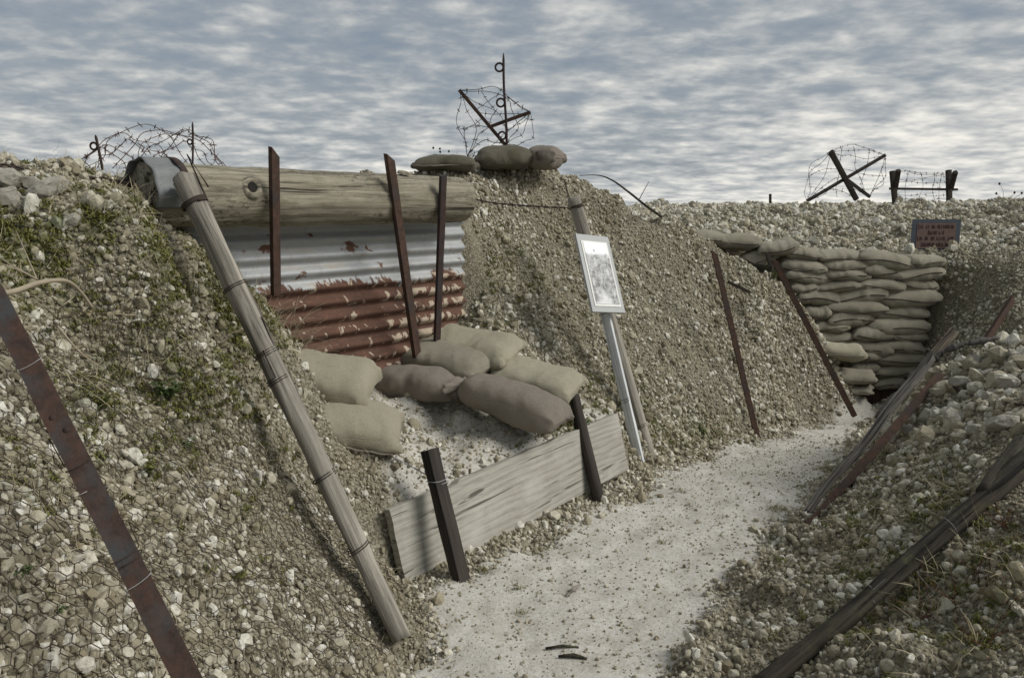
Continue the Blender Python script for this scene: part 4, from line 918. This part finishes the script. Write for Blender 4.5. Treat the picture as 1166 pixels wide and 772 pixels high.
def twisted(b, pts, r, n=3, spread=.012, turns=9):
    pts = bez(pts, 14)
    for s in range(n):
        q = []
        for i, p in enumerate(pts):
            t = (pts[min(i + 1, len(pts) - 1)] - pts[max(0, i - 1)]).normalized(); o = t.orthogonal().normalized(); u = t.cross(o); a = i / len(pts) * turns * 6.28 + s * 2.1; k = spread * (1 + .8 * noise.noise(p * 6 + Vector((s, 0, 0))))
            q.append(p + o * math.cos(a) * k + u * math.sin(a) * k)
        b.tube(q, r, 5)
b = MB_(); twisted(b, [V(-15, 188, 3.3), V(45, 197, 3.4), V(100, 204, 3.55), V(160, 212, 3.72), V(212, 218, 3.82), V(238, 220, 3.86)], .0055, 4, .011, 7)
barbed(b, bez([V(12, 186, 3.36), V(40, 204, 3.42), V(70, 197, 3.5), V(100, 208, 3.56), V(150, 208, 3.7), V(205, 222, 3.85)], 8), .004, .09, .028)
barbed(b, bez([V(60, 205, 3.45), V(80, 216, 3.5), V(100, 225, 3.55)], 8), .003, .08, .02)
o = b.build('barbed_wire', M['wire']); tag(o, 'thick twisted barbed wire strand running from the left edge to the leaning pole', 'barbed wire')
b = MB_(); barbed(b, bez([SL(533, .25, 1.74), V(560, 231, 5.35), V(605, 235, 5.42), V(650, 237, 5.50)], 10), .0045, .12, .022); o = b.build('barbed_wire', M['wire']); tag(o, 'barbed wire strand from the log end to the pole behind the photo panel', 'barbed wire')
b = MB_(); barbed(b, bez([V(443, 518, 3.75), V(470, 532, 3.66), V(494, 545, 3.58)], 8), .0025, .12, .012, 2); o = b.build('loose_wire', M['newwire']); tag(o, 'short wire from the bench to the left dark post of the board', 'wire')

def screw_picket(name, a, b_, loops, label, r=.010):
    t_ = b_ - a; L = t_.length; b = MB_(); pts = [(.004 * math.sin(z * 9), 0, z) for z in np.linspace(0, L, 16)]; b.tube(pts, [r] * 15 + [r * .4], 8); o = b.build(name, M['rustdark']); orient(o, a, b_); tag(o, label, 'picket')
    for h, rl in loops:
        c = MB_(); c.tube([(-rl * 1.1 + rl * math.cos(an), .004 * an / 6.28, h * L + rl * math.sin(an)) for an in np.linspace(0, 6.28 * 1.05, 22)], r * .8, 6); c.build('loop', M['rustdark'], o)
    return o
def strand(b, pts, r=.0028, bulge=None, n=9, pitch=.13):
    L0 = sum((pts[i + 1] - pts[i]).length for i in range(len(pts) - 1)); e = .035 * L0; q = [pts[0]]
    for i in range(len(pts) - 1):
        m = (pts[i] + pts[i + 1]) / 2 + Vector((random.gauss(0, e), random.gauss(0, e * 1.5), random.gauss(0, e))) * .6; q += [m, pts[i + 1] + (Vector((random.gauss(0, e), random.gauss(0, e), random.gauss(0, e * .6))) * .5 if i < len(pts) - 2 else Vector((0, 0, 0)))]
    pts = q
    barbed(b, bez(pts, n), r, pitch, .026, 1, 4)
# frame on the mound top
Y0 = 6.75
screw_picket('screw_picket', V(577, 172, Y0), V(573, 61, Y0), [(.16, .030), (.50, .032), (.86, .032)], 'tall iron screw picket with three loops standing on the mound')
fr = empty('barbed_entanglement', V(560, 170, Y0)); tag(fr, 'crossed rusty bars strung with barbed wire tilted on the mound top', 'wire entanglement'); fo = fr.location
A, B, C_, D_, E_ = V(523, 103, 6.6), V(604, 128, 6.75), V(575, 165, 6.85), V(532, 178, 6.5), V(557, 145, 6.78)
for a, b_ in ((A, C_), (B, E_)):
    q = sq_post('bar', a - fo, b_ - fo, .028, .022, M['rust']); keep = q.matrix_world.copy(); q.parent = fr; q.matrix_basis = keep
sb = MB_(); mids = lambda a, b_, k, dx, dz, dy=0: a.lerp(b_, k) + Vector((dx, dy, dz))
for path_ in [[A, mids(A, B, .35, 0, .06), mids(A, B, .75, 0, .05), B], [A, mids(A, B, .5, 0, .10, -.1), B], [A, mids(A, D_, .4, -.05, 0), mids(A, D_, .8, -.02, 0), D_], [A, mids(A, D_, .3, .05, 0), mids(A, D_, .7, .10, 0), D_],
    [D_, mids(D_, C_, .5, 0, -.02), C_], [D_, mids(D_, C_, .5, 0, .08), mids(D_, C_, .8, 0, .04), C_], [B, mids(B, C_, .5, .04, -.05), C_], [B, mids(B, C_, .4, .1, -.10), mids(B, C_, .8, .06, -.05), C_], [A, mids(A, E_, .5, .14, .0), mids(B, E_, .5, 0, -.08), B],
    [mids(A, C_, .35, 0, 0), mids(A, B, .5, 0, .04), mids(A, B, .55, 0, .06)], [mids(A, C_, .4, 0, 0), mids(E_, B, .4, 0, .06), B], [mids(A, C_, .5, 0, 0), mids(A, D_, .6, 0, 0, .1), D_], [D_, mids(D_, E_, .5, 0, .05), E_], [mids(A, D_, .6, -.05, 0), mids(D_, E_, .5, 0, .12), E_], [D_, mids(D_, B, .4, 0, -.05, -.1), mids(D_, B, .8, 0, -.03), B],
    [mids(A, B, .3, 0, .05), mids(A, C_, .5, .1, .06), E_], [mids(A, B, .6, 0, .06), mids(E_, B, .5, .02, .1), mids(B, E_, .3, 0, -.1), C_]]:
    strand(sb, [q - fo for q in path_], .0036)
sb.build('wire', M['wire'], fr)
# two frames on the skyline to the right
fr = empty('barbed_entanglement', V(965, 226, 12.4)); tag(fr, 'large crossed dark beams strung with barbed wire on the right skyline', 'wire entanglement'); fo = fr.location
A, A2, B, B2, C_ = V(946, 173, 12.2), V(975, 227, 12.6), V(1008, 177, 12.6), V(919, 229, 12.3), V(990, 224, 12.9)
for a, b_, w_ in ((A, A2, .075), (B, B2, .05), (mids(A, A2, .55, 0, 0), C_, .05)):
    q = sq_post('bar', a - fo, b_ - fo, w_, w_ * .8, M['dark']); keep = q.matrix_world.copy(); q.parent = fr; q.matrix_basis = keep
sb = MB_()
for path_ in [[A, mids(A, B, .35, 0, .13), mids(A, B, .75, 0, .07), B], [A, mids(A, B, .5, 0, .05, -.3), B], [A, mids(A, B, .5, 0, -.02, .3), B], [A, mids(A, B2, .35, -.17, .05), mids(A, B2, .75, -.14, 0), B2], [A, mids(A, B2, .5, .08, 0), B2], [A, mids(A, B2, .4, -.08, 0, .2), mids(A, B2, .8, -.02, 0), B2],
    [B, mids(B, C_, .5, .12, -.02), C_], [B, mids(B, C_, .5, .02, 0), C_], [B, mids(B, C_, .35, .03, 0), mids(B, C_, .7, .15, 0), C_], [B2, mids(B2, A2, .5, 0, .16), A2], [B2, mids(B2, C_, .5, 0, .32), C_], [mids(A, B2, .5, -.16, 0), mids(A, A2, .5, 0, .1), mids(B, C_, .5, .1, 0)], [mids(A, B, .4, 0, .1), mids(A, A2, .3, .25, 0), mids(A2, C_, .6, 0, .1)], [mids(A, B2, .7, -.1, 0), mids(A, A2, .75, .1, 0), mids(B, C_, .8, .1, 0)], [mids(A, B, .7, 0, .08), mids(B, B2, .3, 0, -.2), mids(A2, C_, .5, 0, .1)], [mids(A, B, .2, 0, .1), mids(B, B2, .6, .0, .1), mids(B2, A2, .6, 0, .04)]]:
    strand(sb, [q - fo for q in path_], .0042, pitch=.16)
sb.build('wire', M['wire'], fr)
fr = empty('wire_trestle', V(1052, 233, 12.3)); tag(fr, 'low trestle with forked posts and a rail strung with barbed wire on the right skyline', 'wire entanglement'); fo = fr.location
for nm, a, b_, w_ in [('post', V(1020, 238, 12.2), V(1016, 195, 12.3), .07), ('fork', V(1019, 217, 12.28), V(1023, 194, 12.1), .06), ('post', V(1081, 234, 12.4), V(1080, 194, 12.5), .07), ('fork', V(1082, 217, 12.48), V(1088, 196, 12.2), .06), ('rail', V(1013, 215, 12.33), V(1090, 216, 12.53), .035)]:
    q = sq_post(nm, a - fo, b_ - fo, w_, w_, M['dark']); keep = q.matrix_world.copy(); q.parent = fr; q.matrix_basis = keep
sb = MB_()
for py0, py1, dy in [(197, 196, .2), (203, 203, 0), (208, 207, -.15), (222, 221, .1), (227, 226, -.1), (232, 231, .1), (195, 200, -.2)]: strand(sb, [V(1019, py0, 12.2 + dy) - fo, V(1050, (py0 + py1) / 2 + 1.5, 12.35 + dy) - fo, V(1083, py1, 12.45 + dy) - fo], .0042, pitch=.16)
for px in (1034, 1048, 1064, 1073): strand(sb, [V(px, 196, 12.1) - fo, V(px + random.uniform(-6, 6), 214, 12.4) - fo, V(px + random.uniform(-7, 7), 234, 12.4) - fo], .004, pitch=.16)
sb.build('wire', M['wire'], fr)
# coil of wire beyond the left bank
cl_ = empty('barbed_wire_coil', V(165, 195, 5.6)); tag(cl_, 'loose coil of rusty barbed wire arching behind the left bank', 'barbed wire'); fo = cl_.location; sb = MB_()
for x0, x1, yt, Ya, Yb in [(78,200,151,5.2,5.8),(95,258,144,5.6,5.5),(128,240,146,5.5,5.9),(150,262,150,5.8,5.4),(140,220,156,5.3,5.9),(75,170,164,5.3,5.5),(85,150,168,5.6,5.2),(180,256,147,5.9,5.4),(112,196,158,5.8,5.3),(165,250,160,5.2,5.8)]:
    strand(sb, [V(x0, 192, Ya) - fo, V(x0 + (x1 - x0) * .2, yt + 17, Ya * .8 + Yb * .2) - fo, V((x0 + x1) / 2 - 3, yt, (Ya + Yb) / 2) - fo, V(x0 + (x1 - x0) * .8, yt + 14, Ya * .2 + Yb * .8) - fo, V(x1, 194, Yb) - fo], .0034, pitch=.10)
sb.build('wire', mat_flat('rusty_wire', (.10, .06, .045), .8), cl_)
screw_picket('screw_picket', V(117, 194, 5.3), V(108, 154, 5.3), [(.70, .022)], 'short tilted screw picket with one loop left of the wire coil', .009)
screw_picket('screw_picket', V(219, 196, 5.5), V(219, 139, 5.5), [(.6, .016)], 'thin upright picket inside the right part of the wire coil', .007)
b = MB_(); p = [PG(753, 248) + Vector((0, 0, .01)), V(735, 234, 7.1), V(716, 219, 7.0), V(698, 206, 6.95), V(682, 200, 6.95), V(660, 200, 6.9)]; b.tube(bez(p, 8), [.013 - .0095 * min(1, i / 38) for i in range(41)], 6); b.tube([V(728, 227, 7.08), V(735, 214, 7.1), V(739, 207, 7.1)], [.004, .003, .002], 5)
o = b.build('bent_twig', M['bark']); tag(o, 'dark bent twig arching from the right shoulder of the mound', 'twig')
o = sq_post('far_stake', V(877, 240, 13.5), V(877, 221, 13.5), .04, .03, M['dark']); tag(o, 'lone thin stake on the far skyline left of the crossed beams', 'stake')

# ------------------------------------------------------------------ twigs, weeds, grass on the path
b = MB_(); pts = bez([V(-30, 340, 1.98), V(15, 332, 2.06), V(45, 322, 2.16), V(75, 320, 2.26), V(93, 334, 2.36), V(105, 350, 2.40)], 8); b.tube(pts, [.0085 * (1 - .55 * i / len(pts)) for i in range(len(pts))], 8)
o = b.build('root', M['twig']); tag(o, 'pale dry root curving over the top of the broad rusty stake', 'root')
def twigs(name, label, cat, root, ends, r, m):
    b = MB_()
    for e in ends: b.tube(bez([root] + e, 6), [r * (1 - .7 * i / (6 * len(e))) for i in range(6 * len(e) + 1)], 5)
    o = b.build(name, m); tag(o, label, cat); return o
rt = PG(64, 372) + Vector((.02, -.02, .03))
twigs('dry_twig', 'small white forked twig below the curving root', 'twig', rt, [[V(68, 352, 2.25), V(84, 338, 2.27)], [V(54, 352, 2.23), V(48, 345, 2.22)], [V(90, 356, 2.3), V(100, 350, 2.33)]], .0035, M['twig'])
twigs('dry_twig', 'long thin dry stalk slanting down the left bank under the white forked twig', 'twig', V(66, 372, 2.28), [[V(90, 400, 2.3), V(115, 418, 2.33)]], .004, M['twig'])
twigs('dry_twig', 'thin dead stalks on the bank above the curving root', 'twig', V(42, 318, 2.35), [[V(30, 290, 2.5), V(18, 262, 2.7)], [V(10, 300, 2.4), V(-10, 285, 2.45)], [V(22, 308, 2.3), V(-10, 296, 2.25)]], .0028, M['twig'])
def weed(px, py, h, nst, seed, label, lm='leaf', ls=.022, name='weed', stem='leaf', lift=0):
    r = random.Random(seed); p = PG(px, py); n_ = gnormal(p.x, p.y); e = empty(name, p); tag(e, label, 'plant'); sb, lb = MB_(), MB_()
    for s in range(nst):
        d = (Vector((r.gauss(0, .5), r.gauss(0, .5), 1)) + n_ * .5).normalized(); pts = [Vector((r.gauss(0, .01), r.gauss(0, .01), -.005))]; L = h * r.uniform(.6, 1.1)
        for k in range(1, 6): pts.append(pts[-1] + d * L / 5); d = (d + Vector((r.gauss(0, .15), r.gauss(0, .15), .03))).normalized()
        sb.tube(pts, [.0016 * (1 - .12 * k) for k in range(6)], 4)
        for k in range(int(5 + h * 50)):
            t_ = r.uniform(.2, 1); i = min(4, int(t_ * 5)); q = pts[i].lerp(pts[i + 1], t_ * 5 - i); a = r.uniform(0, 6.28); dr = Vector((math.cos(a), math.sin(a), r.uniform(.0, .7))).normalized(); sd2 = dr.cross(Vector((0, 0, 1))).normalized() * ls * .24; l = ls * r.uniform(.6, 1.2)
            lb.add([q, q + dr * l * .5 + sd2 + Vector((0, 0, .003)), q + dr * l - Vector((0, 0, l * .2)), q + dr * l * .5 - sd2 + Vector((0, 0, .003))], [(0, 1, 2, 3)])
    sb.build('stem', M[stem], e); lb.build('leaves', M[lm], e, False); return e
weed(188, 452, .09, 7, 1, 'bright green leafy weed in the middle of the left bank', ls=.032)
weed(112, 465, .07, 9, 2, 'low dull green weed left of the bright green weed', 'moss', .022)
weed(168, 540, .06, 9, 3, 'dull green weed below the bright green weed on the left bank', 'moss', .022)
weed(212, 512, .05, 7, 4, 'small green weed right of and below the bright green weed', 'leaf', .02)
weed(262, 345, .07, 8, 5, 'grey green weed growing beside the middle of the tall leaning pole', 'moss', .02)
weed(798, 494, .05, 9, 6, 'small green weed at the mound foot left of the lone picket', 'leaf', .024)
weed(665, 485, .05, 9, 7, 'small green weed behind the right half of the board', 'leaf', .02)
weed(880, 318, .09, 8, 8, 'yellow green weed at the top of the mound shoulder by the slanting picket', 'moss', .03)
weed(22, 655, .03, 6, 9, 'dark green weed in the stones at the lower left edge', 'leaf', .018)
weed(70, 698, .03, 5, 10, 'tiny dark weed left of the broad iron stake foot', 'leaf', .016)
for px, py, s, lb in [(885, 580, 1.0, 'largest grass tuft on the path near the foot of the rusty rail'), (775, 560, .35, 'small grass tuft in the middle of the path'), (752, 618, .25, 'tiny flat grass tuft in the path centre'), (590, 672, .3, 'small grass tuft right of the left dark post foot'), (593, 700, .3, 'small grass tuft nearest the camera on the left side of the path'), (555, 650, .45, 'grass tuft at the board foot right of the left dark post'), (632, 548+30, .35, 'little grass tuft at the board foot midway along')]:
    me = tuft_mesh(int(110 * s), .028, .07 * s + .02, .0014, int(px), M['moss'], 1.3); p = PG(px, py); o = bpy.data.objects.new('grass_tuft', me); COL.objects.link(o); o.location = p; tag(o, lb, 'grass tuft', 'grass tufts on the path')
for i, (px, py, a, L, lb) in enumerate([(653, 673, 1.0, .13, 'pale grey stick lying in the path centre'), (640, 739, .05, .13, 'thin dark stick lying nearest the camera on the path'), (652, 750, -.15, .11, 'thick dark bark chip below the thin dark stick on the path')]):
    p = PG(px, py); d = Vector((math.cos(a), math.sin(a), 0)) * L / 2; b = MB_(); b.tube([p - d + Vector((0, 0, .006)), p + Vector((.004, .006, .012)), p + d + Vector((0, 0, .007))], [.005, .009 if i != 1 else .006, .004], 6)
    o = b.build('stick', M['wood'] if i == 0 else M['bark']); tag(o, lb, 'stick')
# dead weeds by the sheet, on the mound top and on the skyline
def dead(px, py, Y, h, nst, seed, label, m='twig', r_=.0022, spread=.35, heads=True, arch=0):
    r = random.Random(seed); p = V(px, py, Y); p.z = max(gz(p.x, p.y) - .01, p.z - .6) if Y > 0 else p.z; e = empty('dead_weed', p); tag(e, label, 'dead plant'); b = MB_(); hb = MB_()
    for s in range(nst):
        d = Vector((r.gauss(0, spread), r.gauss(0, spread), 1)).normalized(); pts = [Vector((r.gauss(0, .02), r.gauss(0, .02), 0))]; L = h * r.uniform(.5, 1.1)
        for k in range(6): pts.append(pts[-1] + d * L / 6); d = (d + Vector((r.gauss(0, .12) + arch * .2, r.gauss(0, .12), -abs(arch) * .15))).normalized()
        b.tube(pts, [r_ * (1 - .1 * k) for k in range(7)], 4)
        if heads:
            q = pts[-1]; k = len(hb.v); hb.add([q + Vector((x, y, z)) * r_ * 4.5 for x, y, z in [(1,0,0),(0,1,0),(-1,0,0),(0,-1,0),(0,0,1.2),(0,0,-1.2)]], [(0,1,4),(1,2,4),(2,3,4),(3,0,4),(1,0,5),(2,1,5),(3,2,5),(0,3,5)])
    b.build('stalks', M[m], e)
    if heads: hb.build('seed_heads', M['bark'], e)
dead(497, 180, 6.4, .34, 4, 1, 'thin dead flower stalks with seed heads left of the wire frame', spread=.12)
dead(512, 182, 6.4, .22, 4, 2, 'fine pale grass stalks beside the dead flower stalks', 'straw', .0015, .4, False)
dead(1146, 226, 10.2, .35, 4, 3, 'small dead plant on the right skyline near the picture edge', r_=.004, spread=.2)
for i, (px, py, Y) in enumerate([(312, 352, 4.05), (330, 362, 4.1), (345, 378, 4.1), (328, 340, 4.15), (350, 398, 4.12)]):
    dead(px, py, Y, .26, 12, 10 + i, ['pale dead weeds below the leftmost dugout picket', 'tangled dead weeds over the rusty sheet edge', 'wiry dead weeds above the big half buried bag', 'thin arching straw before the zinc part of the sheet', 'brown dead weeds touching the big half buried bag'][i], 'straw' if i % 2 else 'twig', .0014, .7, False, .9)
for i, (px, py) in enumerate([(1120, 660), (1150, 600), (1095, 690), (1155, 690), (1060, 700), (1130, 740)]):
    p = PG(px, py); dead(px, py, p.y, .20, 14, 30 + i, ['reddish dead stems in the middle of the lower right bank', 'reddish dead stems under the upper end of the rotten log', 'low reddish stems just right of the hanging bright wire', 'reddish dead stems at the right edge halfway up the lower bank', 'sparse brown stems below the rotten log', 'brown dead stems in the lower right corner'][i], 'stem', .0013, 1.2, False, .6)

# ------------------------------------------------------------------ light and sky
SUN_EL, SUN_AZ = R(40), R(104)                           # azimuth clockwise from +y (the viewing direction): from the right, a little behind the camera
sd = bpy.data.lights.new('sun', 'SUN'); sun = bpy.data.objects.new('sun', sd); COL.objects.link(sun)
sd.energy = 1.5; sd.angle = R(28); sd.color = (1, .975, .93)
sdir = Vector((math.sin(SUN_AZ) * math.cos(SUN_EL), math.cos(SUN_AZ) * math.cos(SUN_EL), math.sin(SUN_EL)))
sun.rotation_euler = (-sdir).to_track_quat('-Z', 'Y').to_euler(); sun.location = (5, -3, 9)
world = bpy.data.worlds.new('World'); scene.world = world; world.use_nodes = True; t = world.node_tree; t.nodes.clear()
def wn(ty, **k):
    x = t.nodes.new(ty)
    for a, v in k.items(): setattr(x, a, v)
    return x
def wm(op, a, b=0.0, clamp=False):
    x = wn('ShaderNodeMath', operation=op, use_clamp=clamp)
    for i, q in enumerate((a, b)):
        if isinstance(q, bpy.types.NodeSocket): t.links.new(q, x.inputs[i])
        else: x.inputs[i].default_value = q
    return x.outputs[0]
def wr(fac, stops):
    x = wn('ShaderNodeValToRGB'); t.links.new(fac, x.inputs[0]); e = x.color_ramp.elements
    while len(e) < len(stops): e.new(.5)
    for k, (p, c) in enumerate(stops): e[k].position = p; e[k].color = (c, c, c, 1) if isinstance(c, (int, float)) else (*c, 1)
    return x.outputs[0]
def wmix(f, a, b, mode='MIX'):
    x = wn('ShaderNodeMix', data_type='RGBA', blend_type=mode)
    for i, q in ((0, f), (6, a), (7, b)):
        if isinstance(q, bpy.types.NodeSocket): t.links.new(q, x.inputs[i])
        else: x.inputs[i].default_value = q if i == 0 else (*q, 1)
    return x.outputs[2]
sky = wn('ShaderNodeTexSky', sky_type='NISHITA'); sky.sun_disc = False; sky.sun_elevation = SUN_EL; sky.sun_rotation = SUN_AZ; sky.dust_density = 1.5
tc = wn('ShaderNodeTexCoord'); sx = wn('ShaderNodeSeparateXYZ'); t.links.new(tc.outputs['Generated'], sx.inputs[0])
zz = wm('ADD', wm('MAXIMUM', sx.outputs[2], 0.0), .16)                 # the cloud deck, seen in perspective
cb = wn('ShaderNodeCombineXYZ'); t.links.new(wm('DIVIDE', sx.outputs[0], zz), cb.inputs[0]); t.links.new(wm('DIVIDE', sx.outputs[1], zz), cb.inputs[1])
def wnoise(scale, detail, rough, dist, off, sy=1.0):
    mp = wn('ShaderNodeMapping'); t.links.new(cb.outputs[0], mp.inputs[0]); mp.inputs['Location'].default_value = off; mp.inputs['Scale'].default_value = (1, sy, 1)
    x = wn('ShaderNodeTexNoise'); t.links.new(mp.outputs[0], x.inputs['Vector']); x.inputs['Scale'].default_value = scale; x.inputs['Detail'].default_value = detail; x.inputs['Roughness'].default_value = rough; x.inputs['Distortion'].default_value = dist
    return x.outputs['Fac']
n_a = wnoise(4.4, 7, .54, .15, (3.1, 1.7, 0), 1.05); n_b = wnoise(.8, 3, .5, .0, (8.2, 4.4, 2)); n_c = wnoise(10.0, 5, .5, .1, (1.2, 7.7, 5), 1.0)
cl = wm('ADD', wm('ADD', wm('MULTIPLY', n_a, .54), wm('MULTIPLY', n_b, .28)), wm('MULTIPLY', n_c, .25))
low = wm('SUBTRACT', 1.0, wm('MULTIPLY', sx.outputs[2], 4.2), True)                                   # 1 at the horizon
right = wm('ADD', wm('MULTIPLY', sx.outputs[0], .75), .5, True)
bright = wm('MULTIPLY', wm('POWER', low, 2.2), wm('ADD', wm('MULTIPLY', right, .13), .035))
cl = wm('ADD', cl, bright)
cloud = wr(cl, [(.40, (1.1, 1.27, 1.47)), (.49, (1.5, 1.66, 1.83)), (.555, (2.05, 2.18, 2.26)), (.62, (2.8, 2.86, 2.84)), (.69, (3.7, 3.66, 3.48)), (.82, (5.2, 5.0, 4.5))])
cover = wr(cl, [(.40, .90), (.52, .97), (.6, 1.0)])
skyc = wmix(cover, sky.outputs[0], cloud)
bg = wn('ShaderNodeBackground'); t.links.new(skyc, bg.inputs[0]); bg.inputs[1].default_value = .10
wo = wn('ShaderNodeOutputWorld'); t.links.new(bg.outputs[0], wo.inputs[0])
scene.view_settings.view_transform = 'Standard'; scene.view_settings.look = 'None'; scene.view_settings.gamma = 1; scene.view_settings.use_curve_mapping = False
scene.view_settings.exposure = 1.0
scene.cycles.max_bounces = 5; scene.cycles.diffuse_bounces = 3; scene.cycles.use_denoising = True
